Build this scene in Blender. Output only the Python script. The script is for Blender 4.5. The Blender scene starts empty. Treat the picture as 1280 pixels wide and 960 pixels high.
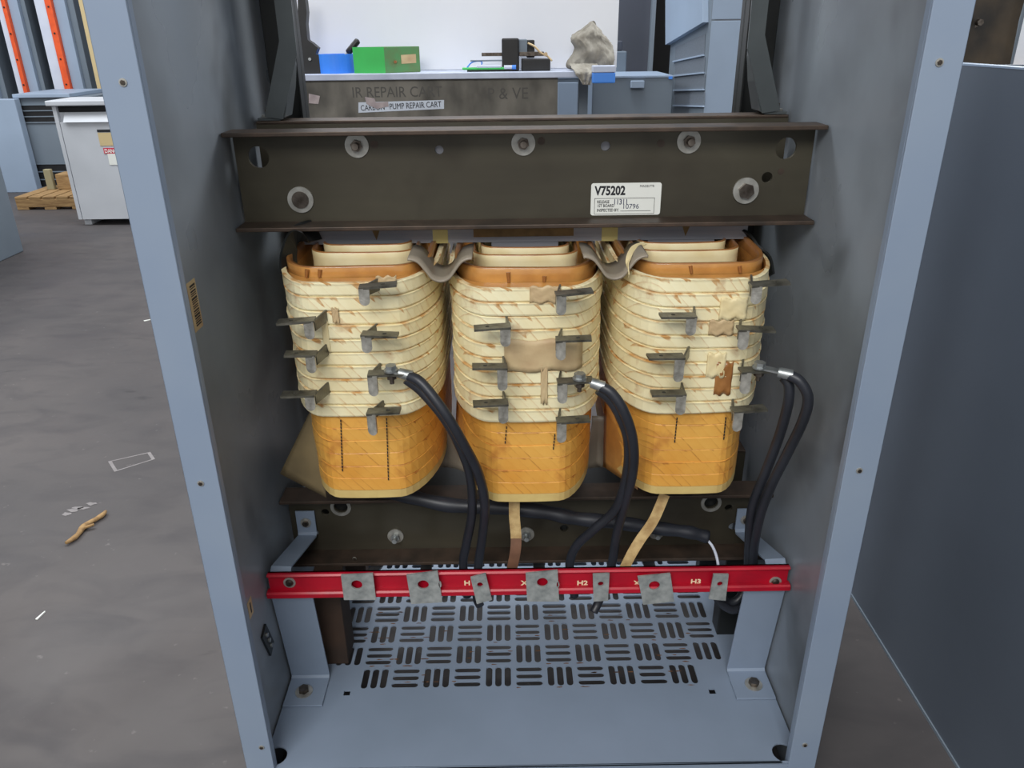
import bpy, math, random
from mathutils import Vector, Matrix, noise
random.seed(7)
C = bpy.context.scene.collection
PI = math.pi

# ------------------------------------------------------------------ camera
F_PX = 972.7
PITCH, YAW, ROLL = .4243, -.0046, -.0123
CAM = Vector((-.0299, -.9263, 1.1198))
fw = Vector((-math.sin(YAW)*math.cos(PITCH), math.cos(YAW)*math.cos(PITCH), -math.sin(PITCH)))
rt0 = Vector((math.cos(YAW), math.sin(YAW), 0)); up0 = rt0.cross(fw)
rt = math.cos(ROLL)*rt0 + math.sin(ROLL)*up0
up = -math.sin(ROLL)*rt0 + math.cos(ROLL)*up0
cd = bpy.data.cameras.new('camera'); co = bpy.data.objects.new('camera', cd); C.objects.link(co)
cd.sensor_fit = 'HORIZONTAL'; cd.sensor_width = 36; cd.lens = 36*F_PX/1280; cd.clip_start = .01
M = Matrix.Identity(4)
for i in range(3):
    M[i][0] = rt[i]; M[i][1] = up[i]; M[i][2] = -fw[i]; M[i][3] = CAM[i]
co.matrix_world = M
bpy.context.scene.camera = co

def at(px, py, **k):
    """survey helper: world point on the plane x|y|z = value that a measured sight line meets"""
    d = fw + rt*((px-640)/F_PX) + up*((480-py)/F_PX)
    (a, v), = k.items(); i = 'xyz'.index(a)
    return CAM + d*((v-CAM[i])/d[i])

# ------------------------------------------------------------------ materials
def lin(c):
    return tuple(((x/255)/12.92 if x/255 <= .04045 else ((x/255+.055)/1.055)**2.4) for x in c)
def mat(name, c1, c2=None, rough=.5, metal=0., scale=8., bump=0., bscale=None, detail=4., stretch=(1,1,1), lo=.35, hi=.7, rrange=0, spec=.5, coat=0):
    m = bpy.data.materials.new(name); m.use_nodes = True; nt = m.node_tree; N = nt.nodes; L = nt.links
    b = N['Principled BSDF']; b.inputs['Roughness'].default_value = rough; b.inputs['Metallic'].default_value = metal
    b.inputs['Specular IOR Level'].default_value = spec; b.inputs['Coat Weight'].default_value = coat
    b.inputs['Base Color'].default_value = (*lin(c1), 1)
    tc = N.new('ShaderNodeTexCoord'); mp = N.new('ShaderNodeMapping'); mp.inputs['Scale'].default_value = stretch
    L.new(tc.outputs['Object'], mp.inputs['Vector'])
    if c2 is not None:
        n = N.new('ShaderNodeTexNoise'); n.inputs['Scale'].default_value = scale; n.inputs['Detail'].default_value = detail
        L.new(mp.outputs[0], n.inputs['Vector'])
        r = N.new('ShaderNodeValToRGB'); r.color_ramp.elements[0].position = lo; r.color_ramp.elements[1].position = hi
        r.color_ramp.elements[0].color = (*lin(c1), 1); r.color_ramp.elements[1].color = (*lin(c2), 1)
        L.new(n.outputs['Fac'], r.inputs['Fac']); L.new(r.outputs[0], b.inputs['Base Color'])
        if rrange:
            q = N.new('ShaderNodeMapRange'); q.inputs['From Min'].default_value = .3; q.inputs['From Max'].default_value = .7
            q.inputs['To Min'].default_value = rough-rrange; q.inputs['To Max'].default_value = rough+rrange
            L.new(n.outputs['Fac'], q.inputs['Value']); L.new(q.outputs[0], b.inputs['Roughness'])
    if bump:
        n2 = N.new('ShaderNodeTexNoise'); n2.inputs['Scale'].default_value = bscale or scale*3; n2.inputs['Detail'].default_value = 5
        L.new(mp.outputs[0], n2.inputs['Vector'])
        bp = N.new('ShaderNodeBump'); bp.inputs['Strength'].default_value = bump; bp.inputs['Distance'].default_value = .004
        L.new(n2.outputs['Fac'], bp.inputs['Height']); L.new(bp.outputs[0], b.inputs['Normal'])
    return m

def smudge(m, col, scale, lo, hi, amt):
    nt = m.node_tree; b = nt.nodes['Principled BSDF']; src = b.inputs['Base Color'].links[0].from_socket
    tc = nt.nodes.new('ShaderNodeTexCoord'); n = nt.nodes.new('ShaderNodeTexNoise'); n.inputs['Scale'].default_value = scale; n.inputs['Detail'].default_value = 3; n.inputs['Distortion'].default_value = .4
    nt.links.new(tc.outputs['Object'], n.inputs['Vector'])
    q = nt.nodes.new('ShaderNodeMapRange'); q.inputs['From Min'].default_value = lo; q.inputs['From Max'].default_value = hi; q.inputs['To Max'].default_value = amt
    nt.links.new(n.outputs['Fac'], q.inputs['Value']); nt.links.new(N_mix(nt, q.outputs[0], src, col), b.inputs['Base Color'])
def N_math(nt, op, a, b=None, c=None):
    n = nt.nodes.new('ShaderNodeMath'); n.operation = op
    for i, v in enumerate((a, b, c)):
        if v is None: continue
        if isinstance(v, (int, float)): n.inputs[i].default_value = v
        else: nt.links.new(v, n.inputs[i])
    return n.outputs[0]
def N_mix(nt, fac, a, b):
    n = nt.nodes.new('ShaderNodeMix'); n.data_type = 'RGBA'
    if isinstance(fac, (int, float)): n.inputs[0].default_value = fac
    else: nt.links.new(fac, n.inputs[0])
    for i, v in ((6, a), (7, b)):
        if isinstance(v, tuple): n.inputs[i].default_value = (*lin(v), 1)
        else: nt.links.new(v, n.inputs[i])
    return n.outputs[2]

def band_mat(name, base, alt, line, stain, z_top, h, line_w=.10, diag=(1.0, .85), rough=.45, drip=.22, stain_amt=.62):
    """varnished tape bands: amber line at each band's top, diagonal tape overlap, stains"""
    m = bpy.data.materials.new(name); m.use_nodes = True; nt = m.node_tree; N = nt.nodes; L = nt.links
    b = N['Principled BSDF']; b.inputs['Roughness'].default_value = rough; b.inputs['Coat Weight'].default_value = .05
    tc = N.new('ShaderNodeTexCoord'); sx = N.new('ShaderNodeSeparateXYZ'); L.new(tc.outputs['Object'], sx.inputs[0])
    x, y, z = sx.outputs
    fr = N_math(nt, 'FRACT', N_math(nt, 'DIVIDE', N_math(nt, 'SUBTRACT', z_top+10*h, z), h))
    def nz(scale, det=4, st=(1,1,1)):
        mp = N.new('ShaderNodeMapping'); mp.inputs['Scale'].default_value = st; L.new(tc.outputs['Object'], mp.inputs[0])
        n = N.new('ShaderNodeTexNoise'); n.inputs['Scale'].default_value = scale; n.inputs['Detail'].default_value = det
        L.new(mp.outputs[0], n.inputs['Vector']); return n.outputs['Fac']
    def ramp01(v, a, c):
        q = N.new('ShaderNodeMapRange'); q.inputs['From Min'].default_value = a; q.inputs['From Max'].default_value = c
        L.new(v, q.inputs['Value']); return q.outputs[0]
    big = nz(9); fine = nz(55, 5); dr = nz(38, 2, (1, 1, .12))
    # tape overlap: skewed stripes
    u = N_math(nt, 'ADD', N_math(nt, 'ADD', x, y), N_math(nt, 'MULTIPLY', z, diag[1]))
    bandi = N_math(nt, 'FLOOR', N_math(nt, 'DIVIDE', N_math(nt, 'SUBTRACT', z_top+10*h, z), h))
    cb = N.new('ShaderNodeCombineXYZ'); L.new(N_math(nt, 'MULTIPLY', u, 1.), cb.inputs[0]); L.new(N_math(nt, 'MULTIPLY', bandi, .37), cb.inputs[1])
    def unz(scale, det=2):
        n = N.new('ShaderNodeTexNoise'); n.inputs['Scale'].default_value = scale; n.inputs['Detail'].default_value = det
        L.new(cb.outputs[0], n.inputs['Vector']); return n.outputs['Fac']
    t = N_math(nt, 'ADD', N_math(nt, 'MULTIPLY', u, 52.), N_math(nt, 'MULTIPLY', unz(14), 3.))
    t = N_math(nt, 'ADD', t, N_math(nt, 'MULTIPLY', bandi, .37))
    sf = N_math(nt, 'FRACT', t)
    stripe = N_math(nt, 'MULTIPLY', ramp01(sf, .80, .99), ramp01(unz(45), .42, .62))
    stripe = N_math(nt, 'MULTIPLY', stripe, ramp01(fine, .30, .6))
    col = N_mix(nt, ramp01(big, .38, .66), base, alt)
    col = N_mix(nt, N_math(nt, 'MULTIPLY', ramp01(sf, .0, .9), .22), col, alt)
    col = N_mix(nt, N_math(nt, 'MULTIPLY', stripe, .7), col, line)
    # varnish run from the top edge, smeared along the tape
    thr = N_math(nt, 'ADD', N_math(nt, 'MULTIPLY', ramp01(unz(26, 1), .35, .7), line_w*1.9), N_math(nt, 'MULTIPLY', ramp01(unz(75, 1), .60, .80), drip*3.2))
    edge = N_math(nt, 'MINIMUM', N_math(nt, 'MULTIPLY', N_math(nt, 'MAXIMUM', N_math(nt, 'SUBTRACT', thr, fr), 0.), 8.), 1.)
    edge = N_math(nt, 'MULTIPLY', edge, ramp01(nz(70), .25, .6))
    col = N_mix(nt, N_math(nt, 'MULTIPLY', edge, .85), col, line)
    col = N_mix(nt, N_math(nt, 'MULTIPLY', ramp01(nz(24, 6), stain_amt, .80), .8), col, stain)
    L.new(col, b.inputs['Base Color'])
    bp = N.new('ShaderNodeBump'); bp.inputs['Strength'].default_value = .35; bp.inputs['Distance'].default_value = .002
    L.new(N_math(nt, 'ADD', sf, fine), bp.inputs['Height']); L.new(bp.outputs[0], b.inputs['Normal'])
    return m

G = {}
G['flange'] = mat('grey_blue_enamel', (129,144,165), (136,150,168), rough=.42, scale=5)
G['wall_in'] = mat('grey_enamel_scuffed', (140,148,157), (112,119,125), rough=.34, scale=3.6, rrange=.09, lo=.40, hi=.70)
G['tray'] = mat('tray_enamel', (136,150,170), (126,140,158), rough=.42, scale=4, rrange=.06)
G['rust'] = mat('rust_spots', (122,86,56), (90,62,42), rough=.8, scale=60)
G['steel'] = mat('oiled_brown_steel', (82,78,66), (64,60,51), rough=.36, metal=.35, scale=7, stretch=(.35,1,1.6), rrange=.08, spec=.4)
G['steel_edge'] = mat('rusty_steel_edge', (84,70,60), (60,52,46), rough=.5, metal=.4, scale=30)
G['dark'] = mat('dark_steel', (40,42,42), (28,30,30), rough=.4, metal=.3, scale=9)
G['black'] = mat('black_paint', (20,20,21), (28,28,30), rough=.45, scale=20)
G['hole'] = mat('gap_shade_black', (10,10,10), rough=.9)  # near-black, carries the shade of the gap between cabinets
G['zinc'] = mat('zinc_plate', (186,190,190), (140,145,146), rough=.38, metal=.75, scale=60)
G['tap'] = mat('tinned_copper_tap', (112,110,100), (62,61,55), rough=.34, metal=.5, scale=45, bump=.2)
G['tap_l'] = mat('tinned_tongue_sheen', (196,194,186), (130,128,120), rough=.3, metal=.5, scale=60, bump=.2)  # tinned metal, colour raised to stand in for missing reflection
G['plate'] = mat('dull_tinned_plate', (182,186,184), (132,138,138), rough=.5, metal=.45, scale=50, bump=.15)
G['bolt'] = mat('bolt_steel', (120,112,104), (70,62,56), rough=.35, metal=.85, scale=60)
G['washer'] = mat('washer_steel', (186,186,180), (140,138,132), rough=.4, metal=.5, scale=40)
G['paper'] = mat('kraft_collar', (214,190,122), (190,160,100), rough=.6, scale=18)
G['kraft'] = mat('kraft_insulation', (128,112,80), (104,92,68), rough=.6, scale=14, bump=.1)
G['varnish'] = mat('amber_resin', (206,150,80), (172,118,62), rough=.28, scale=22, coat=.4, bump=.2)
G['lip'] = mat('brown_varnish_edge', (166,114,62), (140,90,48), rough=.3, scale=30, coat=.4)
G['cream'] = mat('cream_tape_ring', (238,226,184), (222,200,146), rough=.5, scale=16)
G['beige'] = mat('beige_paper_patch', (206,184,142), (184,156,118), rough=.55, scale=22, bump=.2)
G['barrier'] = mat('grey_brown_barrier', (150,140,124), (120,110,98), rough=.36, scale=10)
G['cable'] = mat('black_rubber', (34,36,42), (44,47,55), rough=.42, scale=12)
G['red'] = mat('red_channel_paint', (184,16,42), (160,12,36), rough=.33, scale=12)
G['ivory'] = mat('painted_ivory', (236,216,180), rough=.6)
G['core'] = mat('silicon_steel_core', (150,151,158), (132,134,142), rough=.5, metal=.1, scale=12, stretch=(.3,1,12))
G['tape_y'] = mat('yellow_tape', (204,192,128), (190,176,112), rough=.6, scale=20)
G['tape_b'] = mat('brown_glass_tape', (132,104,58), (110,84,44), rough=.6, scale=60)
G['label'] = mat('label_white', (226,228,222), rough=.45)
G['ink'] = mat('ink_black', (28,30,36), rough=.6)
G['pen'] = mat('pen_grey', (70,74,96), rough=.6)
G['woven'] = mat('woven_tape', (200,172,120), (160,128,82), rough=.7, scale=60, bump=.3)
G['woven_d'] = mat('varnished_tape_end', (120,86,66), (100,72,56), rough=.5, scale=40)
G['floor'] = None
G['white_board'] = mat('white_board_paint', (236,238,243), (230,233,240), rough=.5, scale=3)
G['bench_top'] = mat('bench_edge_white', (190,198,216), (170,178,198), rough=.5, scale=12)
G['apron'] = mat('grimy_aluminium', (118,114,106), (70,68,63), rough=.5, metal=.3, scale=9, stretch=(1,1,.6))
G['blue'] = mat('blue_plastic', (60,142,248), (52,130,240), rough=.45, scale=10)
G['blue2'] = mat('light_blue_plastic', (74,138,226), rough=.5)
G['green'] = mat('green_sheet_metal', (62,188,90), (60,176,84), rough=.45, scale=12)
G['green_d'] = mat('dull_green_sheet_metal', (84,142,88), (100,124,80), rough=.5, scale=25)  # duller green for every face but the left one
G['rag'] = mat('soiled_rag', (158,154,144), (108,102,92), rough=.95, scale=16, bump=.6, bscale=90)
G['cab'] = mat('cabinet_grey', (114,125,136), (106,117,128), rough=.5, scale=3)
G['cab_l'] = mat('cabinet_light_blue_grey', (150,167,188), (142,158,178), rough=.5, scale=3)
G['cab_d'] = mat('cabinet_dark_grey', (72,76,88), (66,70,80), rough=.5, scale=3)
G['louv'] = mat('perforated_grey_mesh', (110,118,128), (94,102,112), rough=.6, scale=160)
G['strap'] = mat('dark_grey_strap', (84,90,92), (66,71,73), rough=.3, scale=6)
G['orange'] = mat('orange_insulator', (232,92,40), (214,80,36), rough=.5, scale=20)
G['white_p'] = mat('white_paint', (206,212,226), (196,202,218), rough=.5, scale=8)
G['offwhite'] = mat('offwhite_enamel', (192,196,202), (178,182,188), rough=.5, scale=2.5)
G['cream_p'] = mat('cream_strip', (196,176,132), rough=.6)
G['wood'] = mat('pallet_wood', (164,132,88), (128,98,62), rough=.8, scale=14, stretch=(1,6,6), bump=.3)
G['wood_d'] = mat('dark_brown_block', (64,46,34), (44,34,27), rough=.8, scale=12, bump=.2)
G['paleboard'] = mat('pale_board', (150,142,112), rough=.7)
G['panel_r'] = mat('slate_grey_panel', (92,101,113), (84,92,103), rough=.42, scale=2.2, rrange=.05)
G['machine'] = mat('oily_brown_casting', (74,62,46), (30,27,23), rough=.5, scale=9, bump=.3)
G['redlab'] = mat('red_warning', (196,44,70), rough=.5)
G['steelwall'] = mat('workshop_wall_grey', (120,124,132), (104,108,116), rough=.8, scale=1.5)

smudge(G['wall_in'], (62,64,64), 4.5, .55, .78, .75)
smudge(G['steel'], (48,42,34), 7, .52, .75, .6)
smudge(G['red'], (110,20,34), 14, .56, .75, .5)
def floor_mat():
    m = bpy.data.materials.new('stained_concrete'); m.use_nodes = True; nt = m.node_tree; N = nt.nodes; L = nt.links
    b = N['Principled BSDF']
    tc = N.new('ShaderNodeTexCoord')
    def nz(s, d, st=(1,1,1), dist=0):
        mp = N.new('ShaderNodeMapping'); mp.inputs['Scale'].default_value = st; L.new(tc.outputs['Object'], mp.inputs[0])
        n = N.new('ShaderNodeTexNoise'); n.inputs['Scale'].default_value = s; n.inputs['Detail'].default_value = d; n.inputs['Distortion'].default_value = dist
        L.new(mp.outputs[0], n.inputs['Vector']); return n.outputs['Fac']
    def rr(v, a, c):
        q = N.new('ShaderNodeMapRange'); q.inputs['From Min'].default_value = a; q.inputs['From Max'].default_value = c
        L.new(v, q.inputs['Value']); return q.outputs[0]
    col = N_mix(nt, rr(nz(1.3, 6), .35, .65), (68,65,66), (84,79,78))
    col = N_mix(nt, N_math(nt, 'MULTIPLY', rr(nz(5, 8, (1,2.2,1), .6), .46, .72), .55), col, (56,53,56))
    col = N_mix(nt, N_math(nt, 'MULTIPLY', rr(nz(2.6, 4, (1,3,1), .8), .66, .74), .7), col, (38,37,39))
    col = N_mix(nt, N_math(nt, 'MULTIPLY', rr(nz(40, 3), .70, .78), .6), col, (112,107,105))
    L.new(col, b.inputs['Base Color'])
    L.new(rr(nz(4, 4), -.6, 1.2), b.inputs['Roughness'])
    bp = N.new('ShaderNodeBump'); bp.inputs['Strength'].default_value = .15; bp.inputs['Distance'].default_value = .004
    L.new(nz(30, 6), bp.inputs['Height']); L.new(bp.outputs[0], b.inputs['Normal'])
    return m
G['floor'] = floor_mat()

# ------------------------------------------------------------------ mesh builder
class MB:
    def __init__(s): s.v = []; s.f = []; s.m = []; s.sm = []
    def add(s, vs, fs, mi=0, smooth=False):
        o = len(s.v); s.v += [Vector(v) for v in vs]
        for f in fs: s.f.append([i+o for i in f]); s.m.append(mi); s.sm.append(smooth)
        return s
    def box(s, x0, x1, y0, y1, z0, z1, mi=0, T=None):
        vs = [Vector((x, y, z)) for z in (z0, z1) for y in (y0, y1) for x in (x0, x1)]
        if T is not None: vs = [T @ v for v in vs]
        return s.add(vs, [(0,2,3,1), (4,5,7,6), (0,1,5,4), (2,6,7,3), (0,4,6,2), (1,3,7,5)], mi)
    def hexa(s, a, b, mi=0):
        """two quads a, b (4 points each) joined"""
        return s.add(list(a)+list(b), [(3,2,1,0), (4,5,6,7)] + [(i, (i+1) % 4, 4+(i+1) % 4, 4+i) for i in range(4)], mi)
    def cyl(s, c, axis, r, h, n=20, mi=0, r2=None, smooth=True, cap=True):
        c = Vector(c); a = Vector(axis).normalized(); u = a.orthogonal().normalized(); w = a.cross(u)
        if r2 is None: r2 = r
        ring = lambda rr, k: [c + a*k + u*(rr*math.cos(2*PI*i/n)) + w*(rr*math.sin(2*PI*i/n)) for i in range(n)]
        s.add(ring(r, 0)+ring(r2, h), [(i, (i+1) % n, n+(i+1) % n, n+i) for i in range(n)], mi, smooth)
        if cap: s.add(ring(r, 0), [tuple(range(n))[::-1]], mi); s.add(ring(r2, h), [tuple(range(n))], mi)
        return s
    def tube(s, pts, r, n=10, mi=0, flat=None):
        """flat = (width, thickness, reference direction) sweeps a strap instead of a round"""
        pts = [Vector(p) for p in pts]; rings = []
        ref = Vector((0, 0, 1)); u = None
        for i, p in enumerate(pts):
            t = (pts[min(i+1, len(pts)-1)] - pts[max(i-1, 0)]).normalized()
            if flat:
                u = Vector(flat[2]); u = (u - t*u.dot(t)).normalized()
            elif u is None: u = t.orthogonal().normalized()
            else: u = (u - t*u.dot(t)).normalized()
            w = t.cross(u)
            if flat: rings.append([p + u*(sx*flat[0]/2) + w*(sy*flat[1]/2) for sx, sy in ((-1,-1), (1,-1), (1,1), (-1,1))])
            else:
                rr = r[i] if isinstance(r, (list, tuple)) else r
                rings.append([p + u*(rr*math.cos(2*PI*k/n)) + w*(rr*math.sin(2*PI*k/n)) for k in range(n)])
        return s.loft(rings, mi, smooth=not flat)
    def loft(s, rings, mi=0, smooth=True, caps=True, mids=None):
        n = len(rings[0]); o = len(s.v)
        for R_ in rings: s.v += [Vector(p) for p in R_]
        for j in range(len(rings)-1):
            for i in range(n):
                s.f.append([o+j*n+i, o+j*n+(i+1) % n, o+(j+1)*n+(i+1) % n, o+(j+1)*n+i]); s.m.append(mids[j] if mids else mi); s.sm.append(smooth)
        if caps:
            s.f.append([o+i for i in range(n)][::-1]); s.m.append(mids[0] if mids else mi); s.sm.append(False)
            s.f.append([o+(len(rings)-1)*n+i for i in range(n)]); s.m.append(mids[-1] if mids else mi); s.sm.append(False)
        return s
    def sheet(s, grid, th, mi=0, smooth=True):
        """grid of points [rows][cols] given thickness th along average normal"""
        R_, K = len(grid), len(grid[0]); g = [[Vector(p) for p in row] for row in grid]
        nrm = [[None]*K for _ in range(R_)]
        for i in range(R_):
            for j in range(K):
                a = g[min(i+1, R_-1)][j]-g[max(i-1, 0)][j]; b = g[i][min(j+1, K-1)]-g[i][max(j-1, 0)]
                nn = a.cross(b); nrm[i][j] = nn.normalized() if nn.length > 1e-12 else Vector((0, 0, 1))
        vs = [g[i][j]+nrm[i][j]*th/2 for i in range(R_) for j in range(K)] + [g[i][j]-nrm[i][j]*th/2 for i in range(R_) for j in range(K)]
        q = R_*K; fs = []
        for i in range(R_-1):
            for j in range(K-1):
                a = i*K+j; fs.append((a, a+K, a+K+1, a+1)); fs.append((q+a, q+a+1, q+a+K+1, q+a+K))
        for j in range(K-1):
            fs.append((j, j+1, q+j+1, q+j)); a = (R_-1)*K+j; fs.append((a+1, a, q+a, q+a+1))
        for i in range(R_-1):
            a = i*K; fs.append((a+K, a, q+a, q+a+K)); a = i*K+K-1; fs.append((a, a+K, q+a+K, q+a))
        return s.add(vs, fs, mi, smooth)
    def mesh(s, me, T, mi=0):
        return s.add([T @ v.co for v in me.vertices], [tuple(p.vertices) for p in me.polygons], mi)
    def build(s, name, mats, parent=None, bevel=0, auto=True, loc=None):
        me = bpy.data.meshes.new(name)
        o3 = Vector(loc) if loc is not None else Vector((0, 0, 0))
        me.from_pydata([tuple(v-o3) for v in s.v], [], s.f)
        if not isinstance(mats, (list, tuple)): mats = [mats]
        for m_ in mats: me.materials.append(m_)
        me.polygons.foreach_set('material_index', s.m); me.polygons.foreach_set('use_smooth', s.sm)
        me.update()
        o = bpy.data.objects.new(name, me); C.objects.link(o)
        if parent is not None: o.parent = parent
        w = Vector((0, 0, 0)); p = parent
        while p is not None: w += p.location; p = p.parent
        o.location = o3 - w
        if bevel:
            b = o.modifiers.new('bevel', 'BEVEL'); b.width = bevel; b.segments = 2; b.limit_method = 'ANGLE'; b.angle_limit = .6
        return o

def tag(o, label=None, cat=None, group=None, kind=None):
    if label: o['label'] = label
    if cat: o['category'] = cat
    if group: o['group'] = group
    if kind: o['kind'] = kind
    return o
def empty(name, loc=(0, 0, 0)):
    o = bpy.data.objects.new(name, None); C.objects.link(o); o.location = loc; o.empty_display_size = .05; return o

def curve_mesh(loops, ext):
    cu = bpy.data.curves.new('tmp', 'CURVE'); cu.dimensions = '2D'; cu.fill_mode = 'BOTH'; cu.extrude = ext/2
    for lp in loops:
        sp = cu.splines.new('POLY'); sp.points.add(len(lp)-1); sp.use_cyclic_u = True
        for i, p in enumerate(lp): sp.points[i].co = (p[0], p[1], 0, 1)
    ob = bpy.data.objects.new('tmp', cu); C.objects.link(ob)
    me = bpy.data.meshes.new_from_object(ob.evaluated_get(bpy.context.evaluated_depsgraph_get()))
    bpy.data.objects.remove(ob); bpy.data.curves.remove(cu); return me
def text_mesh(txt, size, ext=.0004, bold=0., sx=1.):
    cu = bpy.data.curves.new('tmp', 'FONT'); cu.body = txt; cu.size = size; cu.extrude = ext/2; cu.align_x = 'LEFT'; cu.offset = bold; cu.resolution_u = 3
    ob = bpy.data.objects.new('tmp', cu); C.objects.link(ob)
    me = bpy.data.meshes.new_from_object(ob.evaluated_get(bpy.context.evaluated_depsgraph_get()))
    bpy.data.objects.remove(ob); bpy.data.curves.remove(cu)
    if sx != 1:
        for v in me.vertices: v.co.x *= sx
    return me
def XZ(x, y, z, rot=0):   # local xy plane -> world xz plane, facing -y
    return Matrix.Translation((x, y, z)) @ Matrix.Rotation(PI/2, 4, 'X') @ Matrix.Rotation(rot, 4, 'Z')
def circ(cx, cz, r, n=20, r2=None):
    return [(cx+r*math.cos(2*PI*i/n), cz+(r2 or r)*math.sin(2*PI*i/n)) for i in range(n)]
def capsule(cx, cy, L_, w, vert, n=5):
    h = L_/2-w/2; p = []
    for i in range(n+1): a = -PI/2+PI*i/n; p.append((h+w/2*math.cos(a), w/2*math.sin(a)))
    for i in range(n+1): a = PI/2+PI*i/n; p.append((-h+w/2*math.cos(a), w/2*math.sin(a)))
    return [(cx-b, cy+a) if vert else (cx+a, cy+b) for a, b in p]
def spline(pts, k=8):
    pts = [Vector(p) for p in pts]; P = [pts[0]*2-pts[1]]+pts+[pts[-1]*2-pts[-2]]; out = []
    for i in range(1, len(P)-2):
        for j in range(k):
            t = j/k; a, b, c, d = P[i-1], P[i], P[i+1], P[i+2]
            out.append(.5*((2*b)+(c-a)*t+(2*a-5*b+4*c-d)*t*t+(3*b-a-3*c+d)*t**3))
    out.append(pts[-1]); return out
def P3(px, py, y): return at(px, py, y=y)

# ------------------------------------------------------------------ setting
FZ = -.09
o = MB().box(-14, 14, -5, 16, FZ-.1, FZ).build('floor', G['floor']); tag(o, kind='structure', label='grey stained concrete workshop floor')
o = MB().box(-14, 14, 11, 11.15, FZ, 6).build('wall_back', G['steelwall']); tag(o, kind='structure', label='far grey workshop wall')

# ------------------------------------------------------------------ enclosure
HX, LX, OX = .455, .43, .476
TOP = 1.55
enc = empty('transformer_enclosure', (0, .3, FZ))
tag(enc, 'open blue-grey sheet metal enclosure around the three-coil transformer', 'enclosure')
for s in (-1, 1):
    m = MB()
    m.box(min(s*HX, s*(HX+.004)), max(s*HX, s*(HX+.004)), .0, .61, FZ, TOP, 1)           # inner skin
    m.box(min(s*(OX-.002), s*OX), max(s*(OX-.002), s*OX), -.004, .61, FZ, TOP, 0)       # outer skin
    m.box(min(s*LX, s*OX), max(s*LX, s*OX), -.004, .0, FZ, TOP, 0)                      # front flange
    m.box(min(s*LX, s*(LX+.003)), max(s*LX, s*(LX+.003)), .0, .012, FZ, TOP, 0)         # folded lip
    sp = m.build('side_panel', [G['flange'], G['wall_in']], enc, bevel=.0012)
    for px, py in (((154, 103), (251, 604), (327, 934)) if s < 0 else ((1174, 78), (1074, 588), (1006, 931))):
        p = P3(px, py, -.004)
        MB().cyl(p, (0, -1, 0), .0045, .0012, 16, 0).cyl(p+Vector((0, -.0012, 0)), (0, -1, 0), .0028, .0014, 6, 1, smooth=False).build('screw', [G['washer'], G['bolt']], sp, loc=p)
# stickers and clip on the left inner wall
sp_l = [c for c in enc.children if c.name.startswith('side_panel')][0]
a = at(236, 388, x=-HX)
m = MB()
p0, p1 = at(229, 358, x=-HX), at(243, 417, x=-HX)
ym, zt, zb = .5*(p0.y+p1.y), p0.z, p1.z
yy0, yy1 = at(230, 380, x=-HX).y, at(243, 395, x=-HX).y
yy0 = .070; yy1 = .100
m.box(-HX, -HX+.0006, yy0, yy1, zb, zt, 0)
k = zb+.006
while k < zt-.008:
    h = random.choice((.0012, .002, .0028)); m.box(-HX+.0006, -HX+.0009, yy0+.008, yy1-.004, k, k+h, 1); k += h+random.choice((.0015, .0025))
m.build('barcode_label', [G['beige'], G['ink']], sp_l, loc=(-HX, yy0, zt))
z0 = at(310, 752, x=-HX).z; z1 = at(310, 780, x=-HX).z
m = MB().box(-HX, -HX+.0006, .070, .090, z1, z0, 0).box(-HX+.0006, -HX+.0009, .079, .083, z1+.006, z0-.006, 1)
m.build('small_label', [G['beige'], G['ink']], sp_l, loc=(-HX, .02, z0))
c0 = at(333, 800, x=-HX)
m = MB(); T = Matrix.Translation(c0) @ Matrix.Rotation(.35, 4, 'X')
m.box(0, .004, -.013, .013, -.032, .032, 0, T)
for dz in (-.018, 0, .018): m.cyl(T @ Vector((.004, 0, dz)), (1, 0, 0), .004, .003, 12, 1)
m.build('hinge_plate', [G['dark'], G['zinc']], sp_l, loc=c0)
# rear posts, unseen roof
for s in (-1, 1):
    m = MB().box(min(s*.395, s*HX), max(s*.395, s*HX), .585, .590, 0, TOP).box(min(s*.395, s*.399), max(s*.395, s*.399), .590, .61, 0, TOP)
    m.box(min(s*.395, s*.399), max(s*.395, s*.399), .56, .585, 0, TOP)
    m.build('rear_post', G['dark'], enc, bevel=.001)  # dark colour puts the posts' unlit look into the material
MB().box(-OX, OX, -.004, .61, TOP, TOP+.012).build('shade_roof', G['flange'], enc)  # out of view, added to shade the inside of the enclosure

# base tray with real louvre slots
cell = .0589; x0 = -.3225; y0 = .172
holes = []
def add_cell(cx, cy, vert):
    for k in (-1, 0, 1):
        if vert: holes.append(capsule(cx+k*.0178, cy, .0505, .0122, True))
        else: holes.append(capsule(cx, cy+k*.0178, .0505, .0122, False))
for r in range(7):
    cols = range(0, 11) if r == 0 else range(-1, 12)
    for c in cols:
        cy = y0+.026+r*.0598; cx = x0+cell*(c+.5)
        if cx < -.355 or cx > .36: 
            pass
        add_cell(cx, cy, (c+r) % 2 == 0)
holes += [circ(-.436, .026, .019, 20), circ(.428, .016, .019, 20)]
for hx, hy in ((-.34, .163), (.34, .153)): holes.append([(hx-.006, hy-.006), (hx+.006, hy-.006), (hx+.006, hy+.006), (hx-.006, hy+.006)])
tray_outer = [(-HX+.003, .0), (HX-.003, .0), (HX-.003, .605), (-HX+.003, .605)]
me = curve_mesh([tray_outer]+holes, .003)
m = MB().mesh(me, Matrix.Translation((0, 0, -.0015)), 0)
m.box(-LX, LX, -.003, .0, FZ, -.006, 1)
m.box(-LX, LX, .602, .605, FZ, 0, 0)  # unseen rear skirt, run down to the floor to darken the slots
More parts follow.
